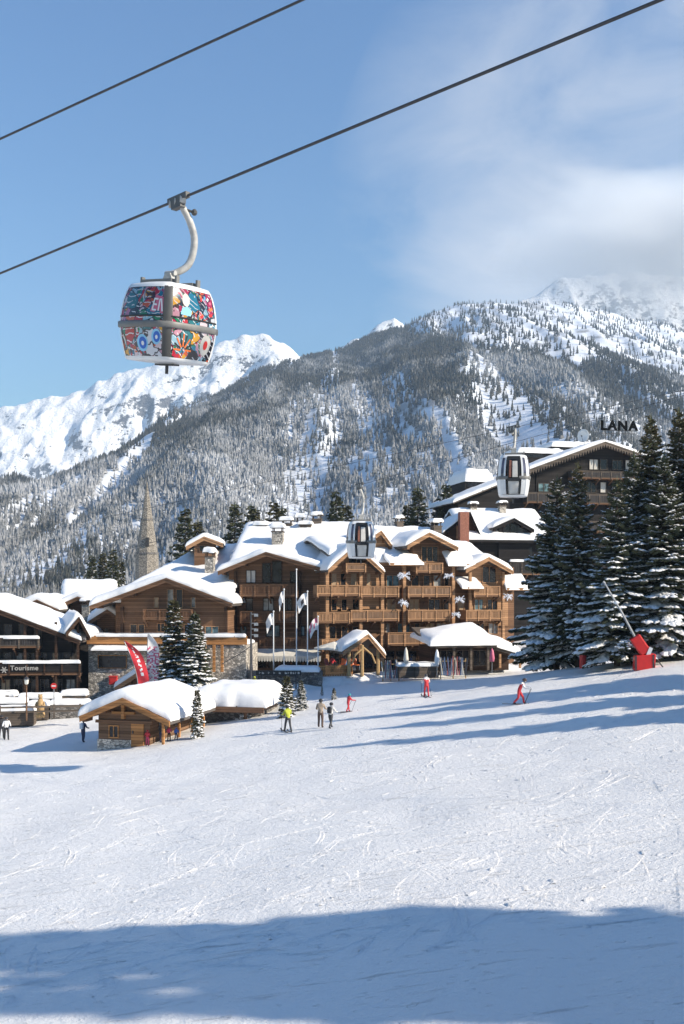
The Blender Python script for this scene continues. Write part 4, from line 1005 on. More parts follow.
# feather banners
def feather(px0, py0, px1, py1, Y, mt, lab, curve, wpx, marks):
    b = P(px0, py0, Y); H = (py0-py1)/F*Y; lean = (px1-px0)/F*Y; W_ = wpx/F*Y
    r_ = empty('feather_banner', b, 0, lab, 'banner', 'feather banners beside the hut')
    n = 40; sp = []
    for i in range(n+1):
        s = i/n; sp.append(Vector((lean*(s**curve), 0, H*s)))
    MB().tube([Vector((0,0,-2.2))]+sp, [.05]*4+[.04]*(len(sp)-3), 6).build('pole', 'grey_metal', r_, True)
    vs, fs, mi = [], [], []
    for i in range(n+1):
        s = i/n; w_ = W_*(1-.9*max(0, (s-.6)/.4)**2.2)
        for j in range(9): vs.append(sp[i]+Vector((.03+w_*j/8, .06*math.sin(s*8+j*.5), 0)))
    rn = random.Random(3)
    for i in range(n):
        for j in range(8):
            fs.append((i*9+j, i*9+j+1, (i+1)*9+j+1, (i+1)*9+j))
            if mt == 'red_banner': mi.append(1 if j in (3, 4) and 8 < i < 34 and i % 4 and rn.random() < .75 else 0)
            else: mi.append(1 if rn.random() < .45 and i < 30 else 0)
    m = MB(); m.add(vs, fs); m.mi = mi; o = m.build('banner_cloth', [mt, 'white_paint' if mt == 'red_banner' else 'pink_sign'], r_, True, fix=False)
feather(138, 686, 124, 641, 92, 'red_banner', 'tall red feather banner with white lettering, bending left', 1.6, 11.5, {(8,1),(8,2),(10,1),(10,2),(12,1),(13,2),(6,2),(5,1)})
feather(146, 684, 148, 634, 92.5, 'flag_cloth', 'white feather banner with pink pattern right of the red one', 1.2, 12, {(2,1),(3,2),(4,0),(5,1),(6,3),(6,2),(7,1),(8,0),(9,2),(10,3),(11,1),(12,2),(1,2),(13,1),(3,0),(9,1)})

# ---- lamp post, signs, statue, dark pole -------------------------------------------------------
b = P(26.5, 716, 86); r_ = empty('street_lamp', b, 0, 'slim brown street lamp with pale lantern in front of the dark chalet', 'street lamp')
MB().tube([(0,0,-.4), (0,0,2.7)], [.07,.05], 8).build('post', 'brown_timber', r_); MB().tube([(0,0,2.7), (0,0,2.78), (0,0,3.15)], [.06,.16,.2], 6).build('lantern', 'lamp_glass', r_); MB().tube([(0,0,3.152), (0,0,3.25), (0,0,3.4)], [.26,.2,.03], 6).build('lamp_shade', 'dark_metal', r_)
b = P(54, 712, 90); r_ = empty('road_sign', b, 0, 'round red road sign with white bar on a thin post by the dark chalet', 'road sign')
MB().tube([(0,0,-.4), (0,0,2.5)], .04, 6).build('post', 'grey_metal', r_); MB().tube([(0,-.06,2.35), (0,-.09,2.35)], .27, 16).build('sign_disc', 'red_vinyl', r_); MB().box(-.18,.18,-.105,-.092,2.30,2.40).build('bar', 'white_paint', r_)
b = P(40.5, 715, 88); r_ = tag(MB().tube([(0,0,-.2), (0,0,.25)], [.42,.38], 10).tube([(0,0,.252), (0,0,.8), (0,-.03,1.2), (0,-.02,1.45)], [.3,.36,.28,.16], 10).blob((0,-.05,1.62), .2,.22,.22, 8, 6).tube([(-.28,-.05,1.15), (-.4,-.15,.8), (-.25,-.32,.7)], .09, 6).tube([(.28,-.05,1.15), (.4,-.15,.85), (.22,-.34,.85)], .09, 6).blob((-.14,-.03,1.8), .06,.05,.07, 6, 4).blob((.14,-.03,1.8), .06,.05,.07, 6, 4).build('wooden_statue', 'carved_wood', None, True), 'tan carved wooden figure standing outside the dark chalet', 'statue'); r_.location = b
b = P(251, 720, 88); r_ = empty('service_pole', b, 0, 'dark tall pole with lamp brackets rising behind the snow-covered shed', 'pole')
hh = (720-612)/F*88; MB().tube([(0,0,-.5), (0,0,hh)], [.11,.08], 8).build('pole', 'dark_metal', r_); 
m = MB(); 
for i, z in enumerate((hh-.2, hh-1.0, hh-1.5, hh-2.)): m.beam((0,0,z), (.5*(1 if i % 2 else .9), 0, z+.03), .06, .06); m.cbox((.45, -.02, z-.08), .34, .26, .24, 0)
m.build('lamp_bracket', ['grey_metal'], r_)
tag(MB().tube([P(251,646,88), P(238,655,90), P(222,664,92)], .035, 5).build('guy_wire', 'steel_cable', None), 'thin wire sloping from the dark pole down to the terrace', 'wire')
tag(MB().box(-3.6,3.6,-.06,.06,.55,.7).box(-3.6,3.6,-.06,.06,.15,.3).box(-3.4,-3.25,-.08,.08,-.4,.8).box(-1.2,-1.05,-.08,.08,-.4,.8).box(1.1,1.25,-.08,.08,-.4,.8).box(3.3,3.45,-.08,.08,-.4,.8).build('wooden_fence', 'grey_timber', None), 'low weathered wooden rail fence in front of the dark chalet', 'fence'); bpy.data.objects['wooden_fence'].location = P(40, 714, 87); bpy.data.objects['wooden_fence'].rotation_euler = (0,0,R(12))
TS = Bld('terrace_steps', 'snow-covered stepped terrace with dark gaps in front of the dark chalet', 'terrace', 40, 706, 90, 4)
rn = random.Random(9)
for k, (a, c_, py, d, dp) in enumerate(((-30,14,693,2.4,1.2),(18,60,695,2.2,1.0),(62,86,692,2.4,1.2),(-30,24,700,.6,1.2),(28,48,702,.4,1.0),(50,88,701,.6,1.2),(-30,33,708,-1.6,1.3))):
    x0, z1 = TS.fp(a, py, d); x1, _ = TS.fp(c_, py, d)
    t_ = MB().box(x0, x1, d, d+dp, z1-1.6, z1-.25).build('tier_wall', 'dark_stone' if k % 2 else 'grey_timber', TS.root)
    snow_layer(t_, lambda X, Y, z=z1: z-.25+0*X, x0-.1, x1+.1, d-.1, d+dp, .42, .35, name='snow_cap', edge=.3, seed=k)

# ---- terrace furniture ------------------------------------------------------------------------------
def parasol(px, pb, pt, Y, mt, lab):
    b = P(px, pb, Y); h = (pb-pt)/F*Y; r_ = empty('folded_parasol', b, 0, lab, 'parasol', 'folded parasols on the hotel terrace')
    MB().tube([(0,0,-.5), (0,0,h)], .035, 6).build('pole', 'grey_metal', r_); MB().tube([(0,0,h*.32), (0,0,h*.5), (0,0,h*.85), (0,0,h*.99)], [.2,.26,.16,.03], 8).build('canopy', mt, r_, True)
parasol(406,672,647,98,'canvas','folded cream parasol beside the porch on the hotel terrace'); parasol(437,672,649,97,'white_paint','folded white parasol left of the pavilion posts'); parasol(492,668,648,97,'pink_sign','folded purple-pink parasol at the pavilion corner')
b = P(334, 668, 100); r_ = empty('market_umbrella', b, 0, 'open cream umbrella over the orange terrace chairs', 'umbrella')
MB().tube([(0,0,-.5), (0,0,2.3)], .05, 6).build('pole', 'dark_metal', r_); m = MB(); c = [(0,0,2.65)]+[(2.0*math.cos(a)*1.0, 1.5*math.sin(a), 2.05) for a in [k*math.pi/4 for k in range(8)]]; m.add(c, [(0,1+k,1+(k+1) % 8) for k in range(8)]); m.add([(2.0*math.cos(k*math.pi/4), 1.5*math.sin(k*math.pi/4), 2.05) for k in range(8)]+[(2.0*math.cos(k*math.pi/4), 1.5*math.sin(k*math.pi/4), 1.88) for k in range(8)], [(k, (k+1) % 8, 8+(k+1) % 8, 8+k) for k in range(8)]); m.build('canopy', 'canvas', r_)
def chair(px, py, Y, mt, lab, rz):
    b = P(px, py, Y); r_ = empty('terrace_chair', b, rz, lab, 'chair', 'deck chairs on the terrace')
    MB().box(-.28,.28,-.25,.25,.38,.44).build('seat', mt, r_); MB().beam((0,.22,.42), (0,.45,1.0), .55, .05, up=(0,1,0)).build('backrest', mt, r_)
    for sx in (-.25, .25):
        for sy in (-.22, .22): MB().box(sx-.025, sx+.025, sy-.025, sy+.025, -.1, .378).build('leg', 'grey_metal', r_)
for i, (px, mt, cn) in enumerate(((342,'orange_plastic','orange deck chair left of the porch post'),(347,'blue_plastic','blue deck chair beside the orange ones'),(351,'orange_plastic','orange deck chair nearest the porch steps'),(356,'orange_plastic','orange deck chair behind the porch brace'),(329,'ski_red','red deck chair under the cream umbrella'))):
    chair(px, 669, 99, mt, cn, R(-30+20*i))
tf = Bld('terrace_railing', 'honey timber railing with snow along the hotel terrace edge', 'railing', 340, 674, 98.5, 14)
m = MB(); x0 = tf.fp(318, 674)[0]; x1 = tf.fp(352, 674)[0]; m.box(x0, x1, 0, .06, .75, .85); x = x0
while x < x1: m.box(x, x+.13, .01, .05, -.2, .748); x += .17
m.build('boards', 'honey_timber', tf.root)
# ski stand with skis leaning on it
def stand(px0, px1, py, Y, lab):
    a, b = P(px0, py, Y), P(px1, py, Y); a.z -= .4; b.z -= .4; L_ = (b-a).length; r_ = empty('ski_stand', a, math.atan2(b.y-a.y, b.x-a.x), lab, 'ski stand', 'ski stands before the hotel')
    MB().beam((0,.25,1.25), (L_,.25,1.25), .08, .08).beam((0,.1,.5), (L_,.1,.5), .08, .08).build('rail', 'carved_wood', r_)
    for x in (0, L_/2, L_): MB().beam((x,.3,-.6), (x,.3,1.5), .1, .1).build('post', 'carved_wood', r_)
    return a, b, L_
skm = MB(); 
n = 9; vs = []
prof = [(0,.06,.0),(.15,.055,-.0),(.9,.04,.0),(1.5,.055,.0),(1.66,.05,-.04),(1.74,.03,-.1)]
sv, sf = [], []
for (z, w_, y) in prof: sv += [(-w_, y, z), (w_, y, z), (w_, y+.02, z), (-w_, y+.02, z)]
for i in range(len(prof)-1):
    for j in range(4): sf.append((i*4+j, i*4+(j+1) % 4, (i+1)*4+(j+1) % 4, (i+1)*4+j))
sf += [(3,2,1,0), tuple(len(prof)*4-4+j for j in range(4))]
def skimesh(mt):
    o = MB().add(sv, sf).build('ski', mt, None); me = o.data; bpy.data.objects.remove(o); return me
SK = {k: skimesh(k) for k in ('ski_red','ski_blue','ski_pale','ski_black')}
for (p0, p1, py, Y, ln, n) in ((383,399,673,98.5,'wooden ski stand crowded with leaning skis beside the porch',16),(441,466,670,97.5,'wooden ski stand full of upright skis before the pavilion',26)):
    a, b, L_ = stand(p0, p1, py, Y, ln)
    for i in range(n):
        k = random.choice(list(SK)); o = bpy.data.objects.new('ski', SK[k]); COL.objects.link(o)
        q = a+(b-a)*((i+.5)/n); o.location = q+Vector((0, -.25, -.1)); o.rotation_euler = (R(-random.uniform(12, 22)), R(random.uniform(-9, 9)), math.atan2(b.y-a.y, b.x-a.x)); o.scale = (1.1,1,random.uniform(.95, 1.1))
        cn = {'ski_red':'red','ski_blue':'blue','ski_pale':'pale','ski_black':'black'}[k]
        tag(o, f'{cn} ski leaning upright in the stand '+('beside the porch' if n < 20 else 'before the pavilion'), 'ski', f'{cn} skis in the stand '+('by the porch' if n < 20 else 'by the pavilion'))
# planters between the stands
for (px, w_, lab) in ((412,2.6,'snow-topped timber planter left of the white parasol'),(427,2.4,'snow-topped timber planter right of the skier in navy')):
    b = P(px, 673, 98); r_ = empty('planter', b, R(12), lab, 'planter', 'snowy planters on the terrace')
    MB().box(-w_/2, w_/2, 0, .7, -.5, .75).build('box', 'grey_timber', r_); snow_layer(r_, lambda X, Y: .75+0*X, -w_/2-.05, w_/2+.05, -.05, .75, .35, .25, name='snow_cap', edge=.3)
# bushes
def bush(px, py, Y, s, lab, mt='dark_needles', snow=.35, loc=None):
    b = P(px, py, Y) if loc is None else loc; r_ = empty('bush', b, 0, lab, 'bush', 'low bushes'); rn = random.Random(int(px)); m, q = MB(), MB()
    for i in range(130):
        a = rn.uniform(0, 6.28); e = rn.uniform(.1, 1.5); d = s*rn.uniform(.5, 1.); v = Vector((math.cos(a)*math.cos(e), math.sin(a)*math.cos(e), math.sin(e)*.8))*d
        t = Vector((-math.sin(a), math.cos(a), rn.uniform(-.5,.5)))*.12*s; u = Vector((rn.uniform(-1,1), rn.uniform(-1,1), rn.uniform(0,1)))*.16*s
        m.add([v-t, v+u, v+t, v-u], [(0,1,2,3)]); m.add([v-u, v*.2, v*.2+t*.2], [(0,1,2)])
        if rn.random() < snow: q.blob(v+Vector((0,0,.08*s)), .16*s, .16*s, .08*s, 6, 4)
    m.add(q.v, q.f, 1) if q.f else None; m.build('foliage', [mt, 'bough_snow'], r_, fix=False)
bush(516,660,90,.75,'dark round bush left of another on the shaded bank by the pavilion',snow=.1); bush(537,657,88,.9,'dark bush right of the round one, under the snowy spruce',snow=.1)
bush(259,720,84,1.0,'frosted white bush beside the dark pole',snow=.9); bush(245,722,82,.8,'small frosted bush left of the dark pole foot',snow=.9); bush(625,650,76,.8,'low bush left of the snow lance base',snow=.3); bush(272,700,92,1.0,'frosted shrub in front of the terrace wall',snow=.8)

# ---- snow lance and padded post ----------------------------------------------------------------------------
g = hit(644, 669); r_ = empty('snow_lance', g, R(-8), 'snow-making lance leaning left out of a red padded base', 'snow lance'); k = g.y/F
m = MB(); m.prism([(-.78,-.55,-.1),(.72,-.55,-.05),(.80,-.55,1.15),(-.70,-.55,1.0)], (0,1.1,0)); o = m.build('padded_base', 'red_vinyl', r_); bv = o.modifiers.new('b','BEVEL'); bv.width = .06; bv.segments = 2
vs = lambda px, py: Vector(((px-644)*k, 0, (669-py)*k))
m = MB(); a, b = vs(645, 652), vs(634.5, 637); m.beam(a+Vector((.05,0,-.1)), b, .82, .8, up=(0,1,0)); o = m.build('padded_sleeve', 'red_vinyl', r_); bv = o.modifiers.new('b','BEVEL'); bv.width = .08; bv.segments = 2
m = MB(); m.beam(a+Vector((.1,0,-.02)), a+Vector((.35,0,-.12)), .9, .86, up=(0,1,0)); m.build('padding_cap', 'white_paint', r_)
m = MB(); m.tube([vs(637,641), vs(622,612), vs(606,584)], [.10,.085,.06], 8).tube([vs(606,584), vs(604,582)], .12, 8); m.build('lance_pole', 'grey_metal', r_)
MB().blob(vs(617,603), .2,.12,.14, 8, 5).build('nozzle', 'white_paint', r_)
MB().tube([(.3,-.3,1.0),(.9,-.5,.7),(1.3,-.8,.12),(2.2,-.7,.06),(3.4,.2,.15),(4.6,.3,.35)], .05, 6).build('hose', 'black_rubber', r_)
MB().box(-.74,-.60,-.57,-.553,-.05,1.0).box(.55,.66,-.57,-.553,-.03,1.1).build('strap', 'dark_metal', r_)
g = hit(583, 668); r_ = empty('padded_post', g, 0, 'short red padded post on the snow in front of the spruces', 'post')
MB().tube([(0,0,-.3), (0,0,1.6)], .30, 14).build('padding', 'red_vinyl', r_); MB().tube([(0,0,1.6), (0,0,1.9)], .07, 8).build('post', 'grey_metal', r_); MB().blob((0,0,1.62), .3,.3,.14, 10, 5).build('snow_cap', 'bough_snow', r_, True)
g = hit(675, 648); r_ = empty('wooden_marker', g, 0, 'brown timber post between the spruce trunks at the right border', 'post'); MB().box(-.33,.33,-.2,.2,-.3,1.9).box(-.4,.4,-.25,.25,1.902,2.0).build('board', 'brick_red', r_)

# ---- people -------------------------------------------------------------------------------------------------------
CLO = {}
def cloth(name, rgb): 
    if name not in CLO: CLO[name] = mat(name, rgb, .75, .15, 6)
    return CLO[name]
for nm, c in (('yellow_cloth',(.42,.45,.04)),('black_cloth',(.02,.02,.024)),('dark_grey_cloth',(.05,.05,.055)),('beige_cloth',(.33,.26,.2)),('brown_cloth',(.10,.06,.045)),('pale_cloth',(.55,.54,.52)),
              ('red_cloth',(.55,.035,.045)),('teal_cloth',(.02,.28,.3)),('navy_cloth',(.025,.032,.075)),('white_cloth',(.75,.73,.72)),('skin_tone',(.5,.3,.22)),('blue_cloth',(.05,.14,.45)),('pink_cloth',(.5,.05,.12))): cloth(nm, c)
def person(loc, h, rz, label, jacket, trousers, helmet, stride=.3, bend=.1, arms=.4, skis=False, pack=None, side='pale_cloth', crouch=0., stripe=None):
    r_ = empty('person', loc, rz, label, 'person', None); s = h/1.76
    me = bpy.data.meshes.new('body'); J = {}
    kn = crouch
    hip = Vector((0, .0, .93-kn*.18)); J['pel'] = hip; fw = Vector((0,-1,0))        # faces -y
    J['waist'] = hip+Vector((0,-.03-bend*.06,.17)); J['chest'] = hip+Vector((0,-bend*.42,.41-bend*.05)); J['neck'] = hip+Vector((0,-bend*.6,.56-bend*.1)); J['head'] = hip+Vector((0,-bend*.68-.02,.68-bend*.13)); J['crown'] = J['head']+Vector((0,-.01,.10))
    for sg, n in ((-1,'l'),(1,'r')):
        st = stride*sg; J['hip'+n] = hip+Vector((sg*.10,0,-.06)); J['kn'+n] = hip+Vector((sg*.12,-st*.45-kn*.22-.05,-.47+kn*.03)); J['an'+n] = Vector((sg*.13,-st+ .02,.10)); J['to'+n] = J['an'+n]+Vector((sg*.02,-.17,-.045))
        J['sh'+n] = J['chest']+Vector((sg*.19,0,.06)); J['el'+n] = J['sh'+n]+Vector((sg*.09,-arms*.22+.04+sg*stride*.2,-.26)); J['wr'+n] = J['el'+n]+Vector((-sg*.0,-.10-arms*.24,-.10+arms*.1)); J['ha'+n] = J['wr'+n]+Vector((0,-.08,-.03))
    keys = list(J); ix = {k: i for i, k in enumerate(keys)}
    E = [('pel','waist'),('waist','chest'),('chest','neck'),('neck','head'),('head','crown')]
    for n in 'lr': E += [('pel','hip'+n),('hip'+n,'kn'+n),('kn'+n,'an'+n),('an'+n,'to'+n),('chest','sh'+n),('sh'+n,'el'+n),('el'+n,'wr'+n),('wr'+n,'ha'+n)]
    me.from_pydata([J[k]*s for k in keys], [(ix[a], ix[b]) for a, b in E], [])
    ob = bpy.data.objects.new('body', me); COL.objects.link(ob)
    md = ob.modifiers.new('k', 'SKIN'); RD = {'pel':.15,'waist':.15,'chest':.17,'neck':.065,'head':.105,'crown':.085,'hip':.105,'kn':.075,'an':.07,'to':.055,'sh':.085,'el':.062,'wr':.05,'ha':.048}
    for i, k in enumerate(keys):
        d = me.skin_vertices[0].data[i]; r = RD.get(k, RD.get(k[:-1], .07))*s; d.radius = (r, r*(.8 if k in ('chest','waist','pel') else 1)); d.use_root = (k == 'pel')
    ob.modifiers.new('s', 'SUBSURF').levels = 1
    bpy.context.view_layer.update()
    nm = bpy.data.meshes.new_from_object(ob.evaluated_get(bpy.context.evaluated_depsgraph_get())); nm.name = 'body'; COL.objects.unlink(ob); bpy.data.objects.remove(ob)
    for k in (jacket, trousers, 'black_cloth', 'skin_tone', side): nm.materials.append(M[k])
    seg = [(a, b) for a, b in E]
    for p in nm.polygons:
        c = p.center/s; best, bi = 9, None
        for a, b in seg:
            A_, B_ = J[a], J[b]; d = B_-A_; t = max(0, min(1, (c-A_).dot(d)/max(d.length_squared, 1e-6))); dd = (c-A_-d*t).length/RD.get(a, RD.get(a[:-1], .07))
            if dd < best: best, bi = dd, (a, b)
        a, b = bi
        if a in ('neck','head'): k = 3
        elif a[:2] in ('an',): k = 2
        elif a[:2] == 'wr': k = 2
        elif a == 'pel' and b[:3] == 'hip' or a[:3] == 'hip' or a[:2] == 'kn': k = 1
        elif a == 'pel': k = 1 if c.z < J['pel'].z+.02 else 0
        else: k = 0
        if stripe == 'white_top' and k == 0 and (a[:2] in ('sh','el') or c.z > J['chest'].z+.03): k = 4
        if stripe == 'side' and abs(c.x) > .15 and k in (0, 1) and c.z < 1.2: k = 4
        p.material_index = k; p.use_smooth = True
    o = bpy.data.objects.new('body', nm); COL.objects.link(o); o.parent = r_
    hd = J['head']*s
    m = MB(); m.blob(hd+Vector((0,.012*s,.055*s)), .128*s, .145*s, .115*s, 12, 8); m.build('helmet', helmet, r_, True)
    m = MB(); m.blob(hd+Vector((0,-.105*s,.02*s)), .085*s, .03*s, .035*s, 8, 5); m.build('goggles', 'black_cloth', r_, True)
    m = MB(); m.blob(hd+Vector((0,-.118*s,-.025*s)), .016*s, .025*s, .02*s, 6, 4); m.build('nose', 'skin_tone', r_, True)
    if pack:
        c = (J['chest']*s+J['waist']*s)/2+Vector((0,.20*s,.04*s)); m = MB(); m.cbox(c, .30*s, .18*s, .44*s); q = m.build('backpack', pack, r_); bv = q.modifiers.new('b','BEVEL'); bv.width = .05; bv.segments = 2
    if skis:
        for n in 'lr':
            a = J['an'+n]*s; m = MB(); m.prism([(a.x-.05,-.85+a.y,.005),(a.x+.05,-.85+a.y,.005),(a.x+.05,.75+a.y,.005),(a.x-.05,.75+a.y,.005)], (0,0,.03)); m.beam((a.x,-.84+a.y,.02), (a.x,-1.02+a.y,.12), .09, .025); m.build('ski', 'ski_black', r_)
    if skis:
        mw = Matrix.Translation(loc) @ Matrix.Rotation(rz, 4, 'Z')
        for n in 'lr':
            a = mw @ (J['ha'+n]*s); bq = mw @ (J['ha'+n]*s+Vector((.12*(-1 if n == 'l' else 1), .45, -J['ha'+n].z*s+.05))); pw = MB().tube([a-a, (bq-a)], .014, 5).tube([(bq-a)*.93, (bq-a)*.95], .05, 8).build('ski_pole', 'dark_metal', None); pw.location = a
            tag(pw, 'thin ski pole in the hand of the '+label.split(' with ')[0].split(' skiing')[0].split(' leaning')[0].split(' striding')[0].split(' and dark')[0], 'ski pole', 'poles of the '+label[:34])
    return r_
def pp(px, py, hpx, rz, label, *a, **k):
    g = hit(px, py); return person(g, hpx/F*g.y, R(rz), label, *a, **k)
pp(288,732,27,200,'skier in yellow-green jacket and dark trousers striding away beside a snowy sapling','yellow_cloth','dark_grey_cloth','black_cloth',.32,.2,.8,skis=True)
pp(320.5,728,29,170,'person in beige jacket and brown trousers standing left of the backpacker','beige_cloth','brown_cloth','black_cloth',.1,.1,.7)
pp(330.5,728.5,26,150,'person in pale jacket with black backpack and dark trousers walking','pale_cloth','dark_grey_cloth','black_cloth',.36,.15,.5,pack='black_cloth')
pp(348,712,18.5,120,'child skier in red suit with teal helmet','red_cloth','red_cloth','teal_cloth',.22,.25,.9,skis=True)
pp(426.5,697,23,190,'skier in red suit with white shoulders skiing down below the terrace','red_cloth','red_cloth','dark_grey_cloth',.12,.2,.5,skis=True,stripe='white_top',side='white_cloth')
pp(519,704.5,28,70,'skier in red and white race suit leaning forward on the right slope','red_cloth','red_cloth','brown_cloth',.30,.5,.9,stripe='white_top',side='white_cloth',crouch=.3,skis=True)
pp(410.5,677,22,80,'person in navy outfit walking past the terrace planters','navy_cloth','navy_cloth','black_cloth',.12,.1,.3)
pp(83,742.5,23,150,'person in navy outfit with white backpack standing left of the hut','navy_cloth','navy_cloth','dark_grey_cloth',.12,.1,.4,pack='white_cloth')
pp(1.5,739,24,30,'person in black clothes cut by the left border','black_cloth','black_cloth','black_cloth',.15,.1,.4)
pp(6.5,740,23,20,'person in white jacket and black trousers at the left border','white_cloth','black_cloth','dark_grey_cloth',.12,.1,.4)
pp(147.5,746,16,0,'small child in red coat right of the hut door','red_cloth','pink_cloth','red_cloth',.08,.1,.3)
pp(161,743,20,160,'adult in dark clothes beside the hut posts','dark_grey_cloth','navy_cloth','brown_cloth',.1,.15,.4)
pp(169,741,15,20,'child in pink-red jacket under the hut eave','pink_cloth','black_cloth','red_cloth',.1,.2,.4)
pp(176,740,14,20,'child in blue jacket crouching at the hut side','blue_cloth','navy_cloth','blue_cloth',.1,.4,.5,crouch=.6)
b = P(254.5, 693, 95); person(b, 1.6, 0, 'person in bright yellow jacket right of the dark pole', 'yellow_cloth', 'black_cloth', 'yellow_cloth', .1, .1, .3)
for (px, c, t) in ((332,'red_cloth','person in red jacket on the terrace under the cream umbrella'),(345,'teal_cloth','person in teal jacket on the terrace by the porch')):
    person(P(px, 672, 99.6), 1.6, R(40), t, c, 'black_cloth', 'dark_grey_cloth', .05, .15, .5)
g = hit(316.5, 729)
tag(MB().tube([(0,0,0), (.12,.02,1.15)], .014, 5).tube([(.12,.02,1.12), (.125,.02,1.25)], .025, 5).tube([(0.01,0,.08), (0.012,0,.1)], .06, 8).build('ski_pole', 'dark_metal', None), 'ski pole planted left of the person in beige', 'ski pole'); bpy.data.objects['ski_pole'].location = g

# ------------------------------------------------------------------ gondolas and ropes
def graffiti(name, seed, sc_=2.2, dim=1.):
    m = bpy.data.materials.new(name); t = NT(m)
    v = t.coord((1,1,1.0))
    off = t.add('ShaderNodeVectorMath', operation='ADD'); off.inputs[1].default_value = (seed*3.7, seed*1.3, seed*2.1); t.link(v, off.inputs[0])
    n = t.add('ShaderNodeTexNoise'); n.inputs['Scale'].default_value = 2.4; n.inputs['Detail'].default_value = 2; t.link(off.outputs[0], n.inputs['Vector'])
    ad = t.add('ShaderNodeVectorMath', operation='MULTIPLY_ADD'); ad.inputs[1].default_value = (.55,.55,.55); t.link(n.outputs['Color'], ad.inputs[0]); t.link(off.outputs[0], ad.inputs[2])
    pal = [(.60,.30,.36),(.45,.02,.07),(.02,.20,.30),(.55,.16,.28),(.02,.02,.03),(.70,.34,.02),(.50,.02,.04),(.30,.50,.58),(.02,.20,.09),(.62,.10,.02),(.70,.55,.55),(.02,.16,.18),(.70,.70,.70),(.03,.03,.04)]
    def lay(scale):
        vo = t.add('ShaderNodeTexVoronoi'); vo.inputs['Scale'].default_value = scale; t.link(ad.outputs[0], vo.inputs['Vector'])
        ve = t.add('ShaderNodeTexVoronoi', feature='DISTANCE_TO_EDGE'); ve.inputs['Scale'].default_value = scale; t.link(ad.outputs[0], ve.inputs['Vector'])
        s = t.add('ShaderNodeSeparateColor'); t.link(vo.outputs['Color'], s.inputs[0])
        return s.outputs[0], s.outputs[1], ve.outputs[0]
    a, a2, e = lay(sc_); b_, b2, e2 = lay(sc_*2.6)
    k = len(pal)
    c1 = t.ramp(a, [(i/k, pal[i]) for i in range(k)], 'CONSTANT'); c2 = t.ramp(b_, [(i/k, pal[(i*5+3) % k]) for i in range(k)], 'CONSTANT')
    c = t.mix(t.math('GREATER_THAN', a2, .45), c1, c2)
    w = t.add('ShaderNodeTexWave', wave_type='RINGS'); w.inputs['Scale'].default_value = 2.3; w.inputs['Distortion'].default_value = 6; t.link(off.outputs[0], w.inputs['Vector'])
    c = t.mix(t.math('MULTIPLY', t.math('GREATER_THAN', w.outputs['Fac'], .92), t.math('GREATER_THAN', b2, .45)), c, (.74,.74,.73))
    c = t.mix(t.math('MULTIPLY', t.math('LESS_THAN', e, .045), .9), c, (.012,.012,.016))
    c = t.mix(1.0, c, (dim, dim, dim*1.04 if dim < .95 else dim), 'MULTIPLY'); t.link(c, t.b.inputs['Base Color']); t.b.inputs['Roughness'].default_value = .16; t.b.inputs['Specular IOR Level'].default_value = .5
    t.b.inputs['Coat Weight'].default_value = .4; t.b.inputs['Coat Roughness'].default_value = .05
    MATS[name] = m; return m
for i in range(8): graffiti('graffiti_%d' % i, (1,19,3,4,5,26,7,8)[i], 2.5+.25*(i % 3), .62 if i < 4 else .85)
mat('post_grey', (.07,.068,.065), .4, .15); mat('cabin_white', (.74,.74,.73), .3, .04); mat('hanger_paint', (.42,.41,.385), .5, .3, 5); mat('iris_blue', (.02,.13,.5), .2, .1); mat('iris_light', (.25,.55,.75), .2, .1)
mat('cabin_inside', (.50,.42,.38), .6, .3, 3)
glass('cabin_glass', (.10,.10,.14), .06)
PRO = [(-1.02,.80),(-.86,.86),(-.70,.90),(-.35,.965),(0,1.0),(.3,.985),(.62,.94),(.92,.865),(1.06,.78),(1.12,.66)]
def aa(z): return float(np.interp(z, [p[0] for p in PRO], [p[1] for p in PRO]))
def side_pt(k, u, z, off=0., hx=1.03):
    a = aa(z)*hx+off; bul = .16*(1-u*u)*aa(z)
    x, y = u*(aa(z)*hx-.02), -(a+bul*.9)
    for _ in range(k): x, y = -y, x
    return Vector((x, y, z))
def panel(k, u0, u1, z0, z1, nu=10, nz=8, off=0., rim=0.):
    m = MB(); vs = []; fs = []
    for j in range(nz+1):
        for i in range(nu+1): vs.append(side_pt(k, u0+(u1-u0)*i/nu, z0+(z1-z0)*j/nz, off))
    for j in range(nz):
        for i in range(nu): a = j*(nu+1)+i; fs.append((a, a+1, a+nu+2, a+nu+1))
    m.add(vs, fs); return m
def patch(k, pts, off=.006):
    m = MB(); vs = [side_pt(k, u, z, off) for u, z in pts]; c = sum(vs, Vector())/len(vs)
    u0 = sum(p[0] for p in pts)/len(pts); z0 = sum(p[1] for p in pts)/len(pts); c = side_pt(k, u0, z0, off)
    m.add([c]+vs, [(0, 1+i, 1+(i+1) % len(vs)) for i in range(len(vs))]); return m
def strip(k, pts, w, off=.008):
    m = MB()
    for (a, b) in zip(pts[:-1], pts[1:]):
        d = Vector((b[0]-a[0], b[1]-a[1])); L_ = max(d.length, 1e-5); n = Vector((-d.y, d.x))/L_*w/2; e = d/L_*w*.3
        q = [(a[0]-n.x-e.x, a[1]-n.y-e.y), (b[0]-n.x+e.x, b[1]-n.y+e.y), (b[0]+n.x+e.x, b[1]+n.y+e.y), (a[0]+n.x-e.x, a[1]+n.y-e.y)]
        m.add([side_pt(k, u, z, off) for u, z in q], [(0,1,2,3)])
    return m
def ringtube(m, z, r, off, u0=-1, u1=1, mi=0):
    pts = []
    for k in range(4):
        for i in range(9): pts.append(side_pt(k, -.96+1.92*i/8, z, off))
    pts.append(pts[0].copy()); m.tube(pts, r, 6, mi)
